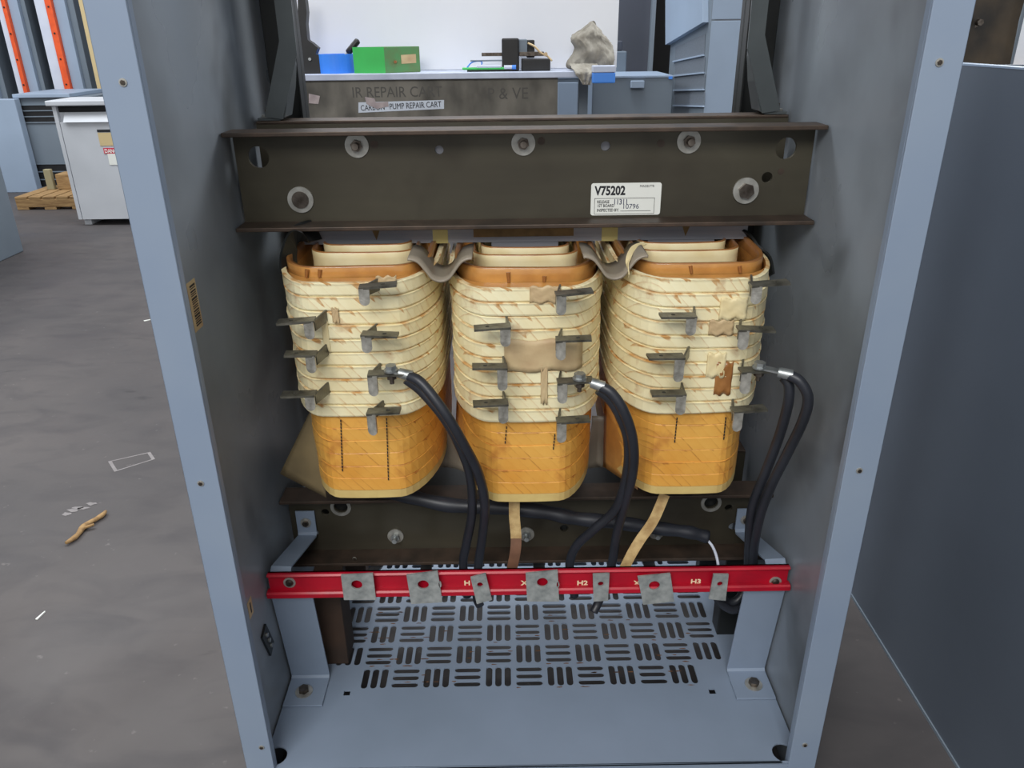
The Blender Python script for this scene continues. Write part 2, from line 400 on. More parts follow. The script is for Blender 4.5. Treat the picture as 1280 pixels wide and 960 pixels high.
# rust flecks round some slots
for i in range(70):
    hx, hy = random.uniform(-.33, .33), y0-.003+.0598*random.choice((0, 1, 2, 3))+random.choice((0, .0178, .035))
    me_ = [(hx+random.uniform(.002, .006)*math.cos(t)*1.4, hy+random.uniform(.0008, .002)*math.sin(t), .00025) for t in [2*PI*q/8 for q in range(8)]]
    m.add(me_, [tuple(range(8))], 2)
m.build('base_tray', [G['tray'], G['flange'], G['rust']], enc)

# bracket legs carrying the red bar
for s in (-1, 1):
    xa, xb = (s*.451, s*.379)
    m = MB(); th = .0035
    lo, hi = min(xa, xb), max(xa, xb); xm = .5*(lo+hi)
    path = [(xm, .130, .0035), (xm, .196, .0035), (xm, .201, .010), (xm, .168, .225), (xm, .168, .270)]
    m.tube([Vector(p) for p in path], 0, flat=(hi-lo, th, (1, 0, 0)))
    t_lo = P3(384, 668, .322) if s < 0 else P3(927, 664, .322)
    t_hi = P3(377, 641, .322) if s < 0 else P3(930, 638, .322)
    w2 = .036; xs = s*.420
    m.tube([(s*.432, .172, .262), (s*.430, .180, .277), (xs, .316, t_lo.z), (xs, .322, t_lo.z+.006), (xs, .322, t_hi.z+.004)], 0, flat=(w2, th, (1, 0, 0)))
    lg = m.build('bracket_leg', G['tray'], enc, bevel=.0008)
    b = Vector((xm+s*.004, .162, .0055))
    MB().cyl(b, (0, 0, 1), .016, .002, 24, 0).cyl(b+Vector((0, 0, .002)), (0, 0, 1), .0095, .008, 6, 1, smooth=False).build('bolt', [G['washer'], G['bolt']], lg, loc=b)
    b = Vector((xs, .320, (t_lo.z+t_hi.z)/2+.004))
    MB().cyl(b, (0, -1, 0), .010, .002, 20, 0).cyl(b+Vector((0, -.002, 0)), (0, -1, 0), .006, .005, 6, 1, smooth=False).build('bolt', [G['washer'], G['bolt']], lg, loc=b)

# ------------------------------------------------------------------ transformer
YC = .3915
tr = empty('transformer', (0, YC, 0))
tag(tr, 'dry type three-coil transformer with brown steel beams inside the open enclosure', 'transformer')
WEB = .328
def beam(z0, z1, yweb, face, web_holes, label=None):
    """channel: web plate in the xz plane, flanges towards face (-1 = camera side)"""
    m = MB(); t = .006; HL = .4525 if face < 0 else .448
    HW = .4505
    outer = [(-HW, z0+.003), (HW, z0+.003), (HW, z1-.003), (-HW, z1-.003)]
    if face > 0: outer = [(-HL, z0+.003), (HL, z0+.003), (HL, z1-.003), (-HL, z1-.003)]
    me = curve_mesh([outer]+web_holes, t)
    m.mesh(me, XZ(0, yweb+(t/2 if face < 0 else -t/2), 0), 0)
    ya, yb = (yweb-.0445, yweb+t) if face < 0 else (yweb-t, yweb+.0445)
    for zz in (z0, z1-.0065):
        m.box(-HL, HL, ya, yb, zz, zz+.0065, 1)
    return m.build('clamp_beam', [G['steel'], G['steel_edge']], tr, bevel=.0012)
def hexbolt(parent, x, y, z, rw, rn, ln, ang=0., nut=False, mats=None):
    m = MB(); c = Vector((x, y, z))
    m.cyl(c, (0, -1, 0), rw, .0025, 28, 0)
    m.cyl(c+Vector((0, -.0025, 0)), (0, -1, 0), rn, ln, 6, 1, smooth=False)
    if nut: m.cyl(c+Vector((0, -.0025-ln, 0)), (0, -1, 0), rn*.55, .010, 14, 1)
    return m.build('bolt', mats or [G['washer'], G['bolt']], parent, loc=c)
ZT0, ZT1 = .8395, .9885
big = [circ(-.4165+.0015, .947, .0165, 24), circ(.4085, .950, .0165, 24)]
sml = [circ(-.133, .9545, .0068, 16), circ(.126, .957, .0075, 16), circ(.384, .906, .0085, 16)]
bt = beam(ZT0, ZT1, WEB, -1, big+sml)
bt['label'] = 'upper front brown steel channel with a white paper label'
for x, z in ((-.260, .963), (-.002, .963), (.255, .963)):
    hexbolt(bt, x, WEB, z, .0185, .0092, .007, nut=True)
for x, z in ((-.357, .881), (.352, .886)):
    m = MB(); c = Vector((x, WEB, z)); m.cyl(c, (0, -1, 0), .0205, .003, 30, 0)
    if x > 0: m.cyl(c+Vector((0, -.003, 0)), (0, -1, 0), .0125, .006, 6, 1, smooth=False)
    else: m.cyl(c+Vector((0, -.003, 0)), (0, -1, 0), .0135, .002, 20, 1)
    m.build('bolt', [G['washer'], G['bolt']], bt, loc=c)
# faint plugged holes and weld mark on the web
for x, z, r in ((-.233, .964, .006), (.026, .966, .006), (.212, .960, .006), (.405, .915, .005)):
    MB().cyl((x, WEB, z), (0, -1, 0), r, .0006, 16, 0).build('plug', G['steel_edge'], bt, loc=(x, WEB, z))
# paper label
LX0, LX1, LZ0, LZ1 = .1055, .2175, .8495, .9005
m = MB()
rr = .004
pl = []
for cx, cz, a0 in ((LX1-rr, LZ1-rr, 0), (LX0+rr, LZ1-rr, PI/2), (LX0+rr, LZ0+rr, PI), (LX1-rr, LZ0+rr, 1.5*PI)):
    pl += [(cx+rr*math.cos(a0+i*PI/10), cz+rr*math.sin(a0+i*PI/10)) for i in range(6)]
m.mesh(curve_mesh([pl], .0006), XZ(0, WEB-.0004, 0), 0)
W_, H_ = LX1-LX0, LZ1-LZ0
def lt(txt, u, v, size, mi=1, bold=0., sx=1., rot=0):
    m.mesh(text_mesh(txt, size, .0003, bold, sx), XZ(LX0+u*W_, WEB-.0009, LZ1-v*H_, rot), mi)
lt('V75202', .055, .36, .0195, 1, .0007, .80)
lt('PHNDB17TR', .69, .14, .0052, 1, 0, .80)
lt('RELEASE', .09, .62, .0066, 1, .0001, .8)
lt('1ST BOARD', .09, .74, .0066, 1, .0001, .8)
lt('INSPECTED BY:', .09, .88, .0066, 1, .0001, .8)
lt('11311', .32, .66, .0120, 2, .0002, .8)
lt('10796', .45, .80, .0110, 2, .0, 1.0)
yb = WEB-.0009
def ln(u0, v0, u1, v1, w=.0006, mi=1):
    xa, xb = sorted((LX0+u0*W_, LX0+u1*W_)); za, zb = sorted((LZ1-v0*H_, LZ1-v1*H_))
    m.box(xa-w/2, xb+w/2, yb-.0002, yb, za-w/2, zb+w/2, mi)
ln(.055, .47, .91, .47); ln(.055, .96, .91, .96); ln(.055, .47, .055, .96); ln(.91, .47, .91, .96); ln(.43, .87, .86, .87)
m.build('paper_label', [G['label'], G['ink'], G['pen']], bt, loc=(LX0, WEB, LZ0))

br = beam(ZT0+.001, ZT1, .455, 1, [])
ZB0, ZB1 = .1975, .3435
lb_h = [circ(-.383, .2905, .0075, 14), circ(.387, .287, .0075, 14)]
lb = beam(ZB0, ZB1, WEB, -1, [circ(-.352, .303, .013, 20), circ(.352, .300, .013, 20)]+lb_h+[circ(-.107, .244, .006, 14), circ(.073, .246, .008, 14), circ(-.415, .243, .014, 16, .010), circ(.405, .243, .014, 16, .010)])
lb['label'] = 'lower front brown steel channel behind the red bar'
for x, z in ((-.352, .303), (.352, .300)):
    c = Vector((x, WEB, z)); m = MB()
    me = curve_mesh([circ(0, 0, .0195, 28), circ(0, 0, .0135, 24)], .003); m.mesh(me, XZ(x, WEB-.0015, z), 0)
    m.build('washer', G['washer'], lb, loc=c)
for x in (-.253, .0, .252): hexbolt(lb, x, WEB, .2245+.010, .0155, .0085, .008, nut=True, mats=[G['washer'], G['zinc']])
for x in (-.378,): hexbolt(lb, x+.048, WEB-.03, .2045, .004, .004, .004)
beam(ZB0, ZB1, .455, 1, [])
MB().box(-.405, -.350, .236, .30, 0, ZB0, 0).build('support_block', G['wood_d'], tr, bevel=.002)
MB().box(-.405, -.350, .47, .50, 0, ZB0, 0).build('support_block', G['wood_d'], tr, bevel=.002)
MB().box(.385, .44, .30, .34, 0, ZB0, 0).build('support_block', G['dark'], tr, bevel=.002)
MB().box(.385, .44, .47, .50, 0, ZB0, 0).build('support_block', G['dark'], tr, bevel=.002)

# core
m = MB()
m.box(-.365, .365, WEB+.007, .448, .806, .972, 0)
m.box(-.365, .365, WEB+.007, .448, .215, .338, 3)  # lower yoke coloured dark for the gloom below the coils
for cx in (-.2575, 0, .2575): m.box(cx-.055, cx+.055, WEB+.009, .446, .30, .86, 0)
yk = WEB+.007
for p, q in ((541, 560), (752, 772)):
    xa, xb = P3(p, 296, yk).x, P3(q, 296, yk).x; m.box(xa, xb, yk-.0008, yk, .8055, .86, 1)
xa, xb = P3(592, 296, yk).x, P3(717, 296, yk).x; m.box(xa, xb, yk-.0008, yk, .815, .86, 2)
for p in (470, 857):
    xa = P3(p, 290, yk).x; m.add([(xa-.018, yk-.0008, .86), (xa+.018, yk-.0008, .86), (xa, yk-.0008, .812)], [(0, 2, 1)], 2)
m.build('core', [G['core'], G['tape_y'], G['tape_b'], G['dark']], tr, bevel=.001)

# coils -----------------------------------------------------------
CA, CB, CR, CRY = .1175, .235, .058, .125
def outline(a, b, r, bulge=.012, ry=None):
    """closed rounded-rectangle loop as (x, y, nx, ny) around the origin, ends bulged"""
    out = []; ry = ry or r
    def seg(p, q, n, nrm):
        for i in range(n):
            t = i/n; out.append((p[0]+(q[0]-p[0])*t, p[1]+(q[1]-p[1])*t, nrm[0], nrm[1]))
    def arc(cx, cy, a0, n=9):
        for i in range(n):
            t = a0+PI/2*i/n; nv = Vector((math.cos(t)/r, math.sin(t)/ry)).normalized(); out.append((cx+r*math.cos(t), cy+ry*math.sin(t), nv.x, nv.y))
    arc(a-r, -b+ry, -PI/2); seg((a, -b+ry), (a, b-ry), 14, (1, 0)); arc(a-r, b-ry, 0); seg((a-r, b), (-a+r, b), 8, (0, 1))
    arc(-a+r, b-ry, PI/2); seg((-a, b-ry), (-a, -b+ry), 14, (-1, 0)); arc(-a+r, -b+ry, PI); seg((-a+r, -b), (a-r, -b), 8, (0, -1))
    res = []
    for x, y, nx, ny in out:
        y += (1-(x/a)**2)*bulge*(1 if y > 0 else -1)*min(1, abs(y)/b)**3
        x += (1-(y/(b+bulge))**2)*.004*(1 if x > 0 else -1)*min(1, abs(x)/a)**3
        res.append((x, y, nx, ny))
    return res
BH, ZTOP, NB = .0216, .798, 10
OH, NO = .0226, 6
cream_m = band_mat('cream_taped_bands', (246,238,200), (234,218,170), (192,130,52), (168,106,50), ZTOP, BH)
orange_m = band_mat('amber_taped_bands', (234,178,86), (222,156,64), (156,88,34), (176,104,48), ZTOP-NB*BH, OH, line_w=.10, diag=(1., .9), drip=.06, stain_amt=.58)
def ring_at(ol, cx, z, off, seed=0, wob=.0):
    R_ = []
    for x, y, nx, ny in ol:
        w = wob*noise.noise(Vector((x*9+seed, y*9, z*30)))
        zz = wob*.8*noise.noise(Vector((x*6+seed*3, y*6, round(z/.0216)*1.7)))
        R_.append((cx+x+nx*(off+w), YC+y+ny*(off+w), z+zz))
    return R_
def front_y(x, off=0., a=CA, b=CB, r=CR, bulge=.012, ry=CRY):
    """surface y (local) of the coil's camera-side face at local x"""
    ax = abs(x); y = -b
    if ax > a-r: y = -b+ry-ry/r*math.sqrt(max(0, r*r-(ax-(a-r))**2))
    return y-(1-(x/a)**2)*bulge-off

TAPS = {0: [(1, 449, 495, 361, 382, 476), (-1, 345, 391, 402, 424, 410), (1, 452, 497, 420, 441, 473), (-1, 355, 393, 445, 466, 412),
            (1, 460, 505, 470, 495, 478), (-1, 350, 392, 495, 513, 413), (1, 459, 500, 518, 544, 482)],
        1: [(1, 696, 742, 370, 394, 700), (-1, 592, 637, 410, 433, 633), (1, 696, 740, 427, 450, 702), (-1, 590, 633, 461, 488, 629),
            (1, 698, 742, 480, 504, 701), (-1, 591, 634, 506, 529, 629), (1, 697, 738, 529, 553, 700)],
        2: [(1, 941, 988, 358, 380, 938), (-1, 826, 870, 397, 419, 866), (1, 925, 970, 413, 437, 925), (-1, 810, 855, 448, 477, 860),
            (1, 928, 966, 466, 492, 928), (-1, 815, 857, 494, 518, 850), (1, 918, 960, 516, 539, 914)]}
def make_tap(coil, cx, tap, dz):
    side, xa, xb, yp, yt, xatt = tap
    YT = .104
    root_px = xa if side > 0 else xb
    tip_px = xb if side > 0 else xa
    root = P3(root_px, yp, YT); tip = P3(tip_px, yp-3*side*.3, YT)
    z = root.z; hgt = max(.018, z-P3(root_px, yt, YT).z)
    xr = root.x; xt = tip.x
    att_x = P3(xatt, yp, .15).x
    ys = YC+front_y(max(-CA+.004, min(CA-.004, att_x-cx)))+.004
    m = MB(); th = .0032
    # blade: strip from the coil face forwards; tongue: rounded end folded to face out
    A = Vector((att_x, ys, 0)); B = Vector((xr, YT+.004, 0)); d = (B-A); L_ = d.length; d.normalize(); nrm = Vector((d.y, -d.x, 0))
    hb = min(hgt, .016)
    q0 = [A+Vector((0, 0, z+.003)), A+Vector((0, 0, z-hb)), B+Vector((0, 0, z-hb)), B+Vector((0, 0, z))]
    m.hexa([v+nrm*th/2 for v in q0], [v-nrm*th/2 for v in q0], 0)
    tw = .0145; n = 8; r = tw/2
    sg = 1 if tip.x > root.x else -1
    xc = xr+sg*tw*.42
    lp = [(xc-tw/2, z), (xc-tw/2, z-hgt+r)]+[(xc-r*math.cos(PI*i/n), z-hgt+r-r*math.sin(PI*i/n)) for i in range(1, n)]+[(xc+tw/2, z-hgt+r), (xc+tw/2, z)]
    m.mesh(curve_mesh([lp], th), Matrix.Translation((xc, YT, 0)) @ Matrix.Rotation(random.uniform(-.35, .35), 4, 'Z') @ Matrix.Translation((-xc, 0, 0)) @ Matrix.Rotation(PI/2, 4, 'X'), 1)
    # flag: horizontal plate bent off the blade, hole near its end, slight sag
    w = .0205; sgn = 1 if xt > xr else -1; Lp = abs(xt-xr)
    hole = circ(sgn*Lp*.62, 0, .0032, 12)
    outer = [(-sgn*.0015, -w/2), (sgn*Lp, -w/2), (sgn*Lp, w/2), (-sgn*.0015, w/2)]
    if sgn < 0: outer = outer[::-1]
    me = curve_mesh([outer, hole], th)
    tilt = random.uniform(-.05, .07)
    T = Matrix.Translation((xr, YT+w/2-.002, z)) @ Matrix.Rotation(random.uniform(-.08, .08), 4, 'Z') @ Matrix.Rotation(-tilt*sgn, 4, 'Y')
    m.mesh(me, T, 0)
    o = m.build('tap_terminal', [G['tap'], G['tap_l']], coil, bevel=.0009, loc=(xr, YT, z))
    return o, Vector((xr+sgn*Lp*.62, YT+w/2, z+th/2))
lug_spots = []
for ci, cx in enumerate((-.2575, .0, .2575)):
    dz = (0, -.012, -.002)[ci]
    ol = outline(CA, CB, CR, .012, CRY); ol2 = outline(CA, CB, .068, .010, .165)
    m = MB(); rings = []; mids = []
    zb = ZTOP-NB*BH-NO*OH
    prof = [(zb-.014, -.0075, 2), (zb, -.0075, 2), (zb+.0005, -.011, 2)]
    for k in range(NO):
        z = zb+k*OH; j = .0006*random.uniform(-1, 1)
        prof += [(z+.0003, -.0082+j, 1), (z+.0012, -.0072+j, 1), (z+OH-.0012, -.0070+j, 1), (z+OH-.0006, -.0072+j, 1)]
    z = ZTOP-NB*BH
    prof += [(z-.0003, -.010, 0)]
    for k in range(NB):
        z = ZTOP-(NB-k)*BH; j = .0013*random.uniform(-1, 1)
        prof += [(z+.0006, -.0045, 0), (z+.0012, -.0012+j, 0), (z+.0035, .0002+j, 0), (z+BH-.0045, .0002+j, 0), (z+BH-.0012, .0010+j, 0), (z+BH-.0004, -.0005+j, 0), (z+BH, -.0045, 0)]
    prof += [(ZTOP, -.006, 0), (ZTOP-.004, -.008, 3), (ZTOP-.03, -.0085, 3)]
    for z, off, mi in prof:
        rings.append(ring_at(ol2 if mi in (1, 2) else ol, cx, z+dz, off, ci*5.3, .0016 if z > zb+.02 else .0006)); mids.append(mi)
    m.loft(rings, smooth=False, caps=False, mids=mids[1:]+[mids[-1]])
    # pencil marks down the amber bands
    marks = {0: ((427, 522, 587), (484, 520, 598)), 1: ((633, 530, 553), (693, 540, 560)), 2: ((845, 519, 551), (906, 519, 548))}[ci]
    for px, ya, yb_ in marks:
        n = int((yb_-ya)/4)
        for i in range(n):
            py = ya+(yb_-ya)*i/n
            p = P3(px+(i*.12 if ci == 0 else -i*.4), py, .160); q = P3(px+(i*.12 if ci == 0 else -i*.4), py+3.0, .160)
            yy = YC+front_y(p.x-cx, -.0072)-.0008
            m.box(p.x-.0008, p.x+.0008, yy-.0004, yy+.0006, q.z, p.z, 4)
    coil = m.build('coil', [cream_m, orange_m, G['paper'], G['lip'], G['ink']], tr, loc=(cx, YC, dz))
    coil['label'] = ('left coil of cream and amber taped bands', 'middle coil of cream and amber taped bands', 'right coil of cream and amber taped bands')[ci]
    # inner rings standing a little proud of the outer winding
    def rz(py, yy): return at((450, 658, 868)[ci], py+(0, 3, -3)[ci], y=yy).z
    for a_, b_, r_, zt_, nm, mm in ((.108, .2035, .05, rz(331, .188), 'resin_ring', [G['varnish'], G['lip']]), (.082, .118, .028, rz(314, .2735), 'inner_ring', [G['cream'], G['lip']]), (.070, .078, .020, rz(304.5, .3135), 'inner_ring', [G['cream'], G['lip']])):
        o2 = outline(a_, b_, r_, .006, r_*1.6 if nm == 'resin_ring' else r_); m = MB(); t_ = .005 if nm == 'inner_ring' else .008
        zz_ = zt_
        rr_ = [ring_at(o2, cx, z_, off_, ci*3+a_*40, .004 if nm == 'resin_ring' else .0014) for z_, off_ in ((.72, 0), (zz_-.012, 0), (zz_-.0018, .0004), (zz_, -.001), (zz_-.0005, -t_+.001), (zz_-.02, -t_), (.72, -t_))]
        m.loft(rr_, caps=False, mids=[0, 0, 1, 1, 1, 0, 0]); m.build(nm, mm, coil, loc=(cx, YC, zt_))
    # resin-filled gap between outer winding and resin ring, resin drops
    m = MB(); ooo = outline(CA-.006, CB-.006, CR, .012, CRY)
    m.loft([ring_at(ooo, cx, ZTOP-.006+dz, 0), ring_at(outline(.110, .206, .05, .006, .08), cx, ZTOP-.003+dz, 0, ci, .003)], caps=False)
    m.build('resin_fill', G['varnish'], coil, loc=(cx, YC, ZTOP-.01+dz))
    for i in range(2):
        x_ = random.uniform(-.07, .07); yy = YC-.2035-.007; zz = ZTOP+.010+dz
        MB().cyl((cx+x_, yy, zz-.012), (random.uniform(-.3, .3), 0, 1), .0022, random.uniform(.008, .016), 8, 0, r2=.0032).build('resin_drop', G['lip'], coil, loc=(cx+x_, yy, zz))
    # taps
    for k, tap in enumerate(TAPS[ci]):
        o_, spot = make_tap(coil, cx, tap, dz)
        if k == 4: lug_spots.append((spot, cx))
def patch(coil_i, px0, px1, py0, py1, mt, name='tape_patch', off=.002):
    cx = (-.2575, 0, .2575)[coil_i]
    a = P3(px0, py0, .148); b = P3(px1, py1, .148); g = []
    for i in range(7):
        z = a.z+(b.z-a.z)*i/6; row = []
        for j in range(11):
            x = a.x+(b.x-a.x)*j/10; row.append((x, YC+front_y(max(-CA+.002, min(CA-.002, x-cx)))-off-.0008*math.sin(i*1.9+j), z+.002*math.sin(j*1.3)))
        g.append(row)
    coil = [c for c in tr.children if c.name.split('.')[0] == 'coil'][coil_i]
    return MB().sheet(g, .0012).build(name, mt, coil, loc=a)
patch(1, 630, 728, 424, 462, G['beige']); patch(1, 662, 700, 357, 377, G['beige']); patch(0, 470, 496, 345, 356, G['beige'])
patch(2, 886, 915, 399, 417, G['beige']); patch(2, 900, 932, 372, 398, G['cream']); patch(2, 884, 904, 440, 470, G['cream'])
patch(0, 415, 425, 384, 402, G['beige']); patch(2, 895, 912, 452, 492, G['lip'], 'resin_run', .0015)
patch(1, 676, 684, 455, 503, G['beige'], 'resin_run'); patch(0, 402, 414, 400, 438, G['cream'])
coils = [c for c in tr.children if c.name.split('.')[0] == 'coil']
# kraft flap on the outer side of the left coil, collars on the others
def quad_sheet(pts, name, mt, parent, bow=.006, th=.0012, n=8):
    a, b, c, d = [Vector(p) for p in pts]; nn = (b-a).cross(d-a).normalized(); g = []
    for i in range(n+1):
        u = i/n; row = []
        for j in range(n+1):
            v = j/n; p = (a*(1-u)+d*u)*(1-v)+(b*(1-u)+c*u)*v; row.append(p+nn*bow*math.sin(PI*u)*math.sin(PI*v))
        g.append(row)
    return MB().sheet(g, th).build(name, mt, parent, loc=a)
quad_sheet([P3(392, 505, .235), P3(350, 592, .22), P3(408, 622, .20), P3(400, 560, .20)], 'paper_flap', G['kraft'], coils[0])
quad_sheet([P3(756, 500, .30), P3(754, 583, .28), P3(797, 612, .185), P3(792, 560, .185)], 'paper_flap', G['varnish'], coils[2], bow=.004)
quad_sheet([P3(571, 500, .30), P3(569, 560, .28), P3(613, 620, .175), P3(608, 560, .175)], 'paper_flap', G['varnish'], coils[1], bow=.004)
# barriers between the coils: curled top piece and flared bottom piece
for cxm in (-.1275, .1285):
    prof = [(-.046, .018), (-.040, .0178), (-.030, .013), (-.020, .000), (-.012, -.011), (0, -.0155), (.012, -.011), (.020, .000), (.030, .013), (.040, .0178), (.046, .018)]
    pp = spline([Vector((a*1.02, 0, b)) for a, b in prof], 3)
    g = [[(cxm+p.x, y, .803+p.z) for p in pp] for y in (.178, .20, .23, .26)]
    MB().sheet(g, .0036).build('phase_barrier', G['barrier'], tr, loc=(cxm, .18, .79))
    pxm = 556 if cxm < 0 else 748
    g = []
    for i in range(9):
        u_ = i/8; row = []
        for j in range(13):
            t = j/6-1; hw = 8+24*u_*u_; p = P3(pxm+t*hw, 520+74*u_-10*(1-t*t)*u_, .325-.05*u_*u_*abs(t)); row.append(p)
        g.append(row)
    MB().sheet(g, .0014).build('phase_barrier', G['barrier'], tr, loc=(cxm, .33, .45))
# dark rubber leads lying over the outer top corners of the end coils
m = MB(); m.tube(spline([P3(396, 287, .33), P3(380, 291, .30), P3(366, 302, .27), P3(361, 322, .25), P3(362, 345, .23)]), 0, flat=(.034, .004, (.3, 1, .2))); m.build('insulating_strap', G['dark'], coils[0], loc=P3(380, 290, .3))
m = MB(); m.tube(spline([P3(920, 284, .36), P3(932, 292, .34), P3(944, 306, .32), P3(957, 322, .30), P3(962, 345, .28)]), 0, flat=(.022, .004, (-.3, 1, .2))); m.build('insulating_strap', G['dark'], coils[2], loc=P3(930, 290, .33))
# woven ties over the top edges
for i, pts in ((2, [(806, 304, .25), (792, 310, .225), (785, 326, .19), (786, 345, .17)]),):
    MB().tube(spline([P3(*p) for p in pts]), 0, flat=(.008, .0012, (0, 1, .3))).build('woven_tie', G['cream'], coils[i], loc=P3(*pts[0]))
# tapes hanging from the coils to the red bar
m = MB()
m.tube(spline([P3(643, 622, .20), P3(643, 645, .195), P3(645, 670, .19), P3(644, 690, .185), P3(638, 720, .185)]), 0, flat=(.0185, .0022, (1, 0, 0)), mi=0)
for k in range(len(m.f)):
    c = sum((m.v[i] for i in m.f[k]), Vector())/len(m.f[k])
    if c.z < P3(645, 672, .19).z: m.m[k] = 1
m.build('woven_lead', [G['woven'], G['woven_d']], coils[1], loc=P3(643, 622, .2))
m = MB(); m.tube(spline([P3(831, 618, .20), P3(817, 650, .195), P3(800, 675, .19), P3(788, 695, .185), P3(775, 722, .185)]), 0, flat=(.0175, .0022, (.95, -.1, .3)), mi=0)
m.build('woven_lead', [G['woven'], G['woven_d']], coils[2], loc=P3(831, 618, .2))
# dark low-voltage bars from the back to the plates
for xc_, xt_ in ((487, 447), (534, 529), (670, 678), (806, 821)):
    p = P3(xc_, 708, .42); q = P3(xt_, 735, .19)
    m = MB(); m.tube(spline([(p.x, .52, .36), (p.x, .53, .24), (p.x, .50, .15), (p.x*.6+q.x*.4, .36, .15), (q.x, .21, .22), (q.x, .176, .235), (q.x, .170, .262)]), 0, flat=(.022, .004, (1, 0, 0)))
    m.build('busbar_lead', G['dark'], tr, loc=(p.x, .4, .2))
# brace straps rising from the rear beam, with bolted feet
for s in (-1, 1):
    if s > 0: pts = [(1015, 147, .44), (985, 144, .445), (955, 140, .45), (946, 69, .46), (945, 0, .46), (945, -90, .46)]
    else: pts = [(312, 153, .44), (335, 151, .445), (352, 149, .45), (361, 80, .46), (356, 10, .46), (352, -90, .46)]
    m = MB(); w = .047
    q = [P3(*p) for p in pts]
    zf = ZT1+.003
    foot = [Vector((s*.445, .474, zf)), Vector((q[2].x, .474, zf))]
    base = q[2].copy(); base.z = zf
    line = [foot[0], Vector((s*.408, .474, zf)), Vector((s*.400, .474, zf+.004))]
    st = [Vector((s*.388, .474, zf+.05)), Vector((s*.384, .480, q[3].z)), Vector((s*.384, .486, q[3].z+.08)), Vector((s*.386, .49, 1.50))]
    m.tube(line+st, 0, flat=(w, .004, (0, 1, 0)), mi=0)
    # stiffening web facing the camera
    m.add([Vector((s*.402, .4505, zf)), Vector((s*.366, .4505, zf+.10)), Vector((s*.362, .4505, 1.50)), Vector((s*.392, .4505, 1.50)), Vector((s*.392, .4505, zf+.12)), Vector((s*.432, .4505, zf+.004))], [(0, 1, 4, 5) if s > 0 else (5, 4, 1, 0), (1, 2, 3, 4) if s > 0 else (4, 3, 2, 1)], 0)
    st_ = m.build('brace_strap', G['strap'], tr)
    so = st_.modifiers.new('solid', 'SOLIDIFY'); so.thickness = .003
    c = Vector((s*.428, .474, zf+.002))
    MB().cyl(c, (0, 0, 1), .016, .003, 24, 0).cyl(c+Vector((0, 0, .003)), (0, 0, 1), .0105, .009, 6, 1, smooth=False).build('bolt', [G['washer'], G['bolt']], st_, loc=c)

# ------------------------------------------------------------------ red terminal bar
BY = .150
bar = empty('terminal_bar', (0, .16, .25))
tag(bar, 'red painted channel bar with silver plates across the front under the coils', 'terminal bar')
zb_, zt_ = .2315, .2795
m = MB(); HB = .4525; WY = .1605
def lip(z0, z1, yf, xe):
    cs = [(WY+.004, z0), (yf+.002, z0), (yf, z0+.002), (yf, z1-.003), (yf+.003, z1), (WY+.004, z1)]
    m.loft([[(x, y, z) for y, z in cs] for x in (-xe, xe)], smooth=False)
m.box(-HB+.004, HB-.004, WY, WY+.004, zb_, zt_, 0)
lip(zb_, zb_+.0125, BY, HB); lip(zt_-.0055, zt_, BY+.003, HB-.004)
m.build('channel', G['red'], bar, bevel=.0012)
def ztext(txt, px, py, size):
    p = P3(px, py-2.5, WY-.0003); me = text_mesh(txt, size, .0004, .0004, 1.15)
    MB().mesh(me, XZ(p.x, WY-.0003, p.z), 0).build('lettering', G['ivory'], bar, loc=p)
ztext('H1', 580, 734, .0135); ztext('X', 651.5, 734, .0135); ztext('H2', 721, 734, .0135); ztext('X', 792, 734, .0135); ztext('H3', 863, 732, .0130)
def lug_plate(quad, hole, hr, extra=None):
    pts = [P3(x, y, BY-.004) for x, y in quad]; h = P3(*hole, BY-.004)
    loops = [[(p.x, p.z) for p in pts][::-1], circ(h.x, h.z, hr, 20)]
    if extra: e = P3(*extra, BY-.004); loops.append(circ(e.x, e.z, .0025, 10, .006))
    me = curve_mesh(loops, .0032)
    MB().mesh(me, XZ(0, BY-.0025, 0), 0).build('lug_plate', G['plate'], bar, bevel=.0007, loc=pts[0])
lug_plate([(426, 719), (466, 717), (470, 750), (430, 750)], (446, 731), .0095)
lug_plate([(508, 719), (547, 714), (553, 753), (514, 755)], (529, 731), .0095, (550, 731))
lug_plate([(588, 722), (607, 717), (615, 750), (596, 755)], (600, 731), .005)
lug_plate([(657, 717), (697, 713), (699, 752), (659, 752)], (678, 728), .0095, (697.5, 731))
lug_plate([(741, 718), (762, 717), (760, 751), (742, 752)], (751, 730), .005)
lug_plate([(797, 721), (838, 717), (843, 752), (804, 756)], (818, 732), .0095)
lug_plate([(892, 718), (911, 718), (907, 751), (886, 749)], (900, 730), .005)
for px, py in ((362, 728), (969, 727)):
    p = P3(px, py, WY)
    MB().cyl(p, (0, -1, 0), .0105, .0015, 20, 0).cyl(p+Vector((0, -.0015, 0)), (0, -1, 0), .0072, .004, 12, 1, r2=.005).build('screw', [G['washer'], G['bolt']], bar, loc=p)
for px, py, s_ in ((528, 731, 1), (446, 731, 1), (818, 732, 1), (600, 731, .6), (900, 730, .6)):
    pass

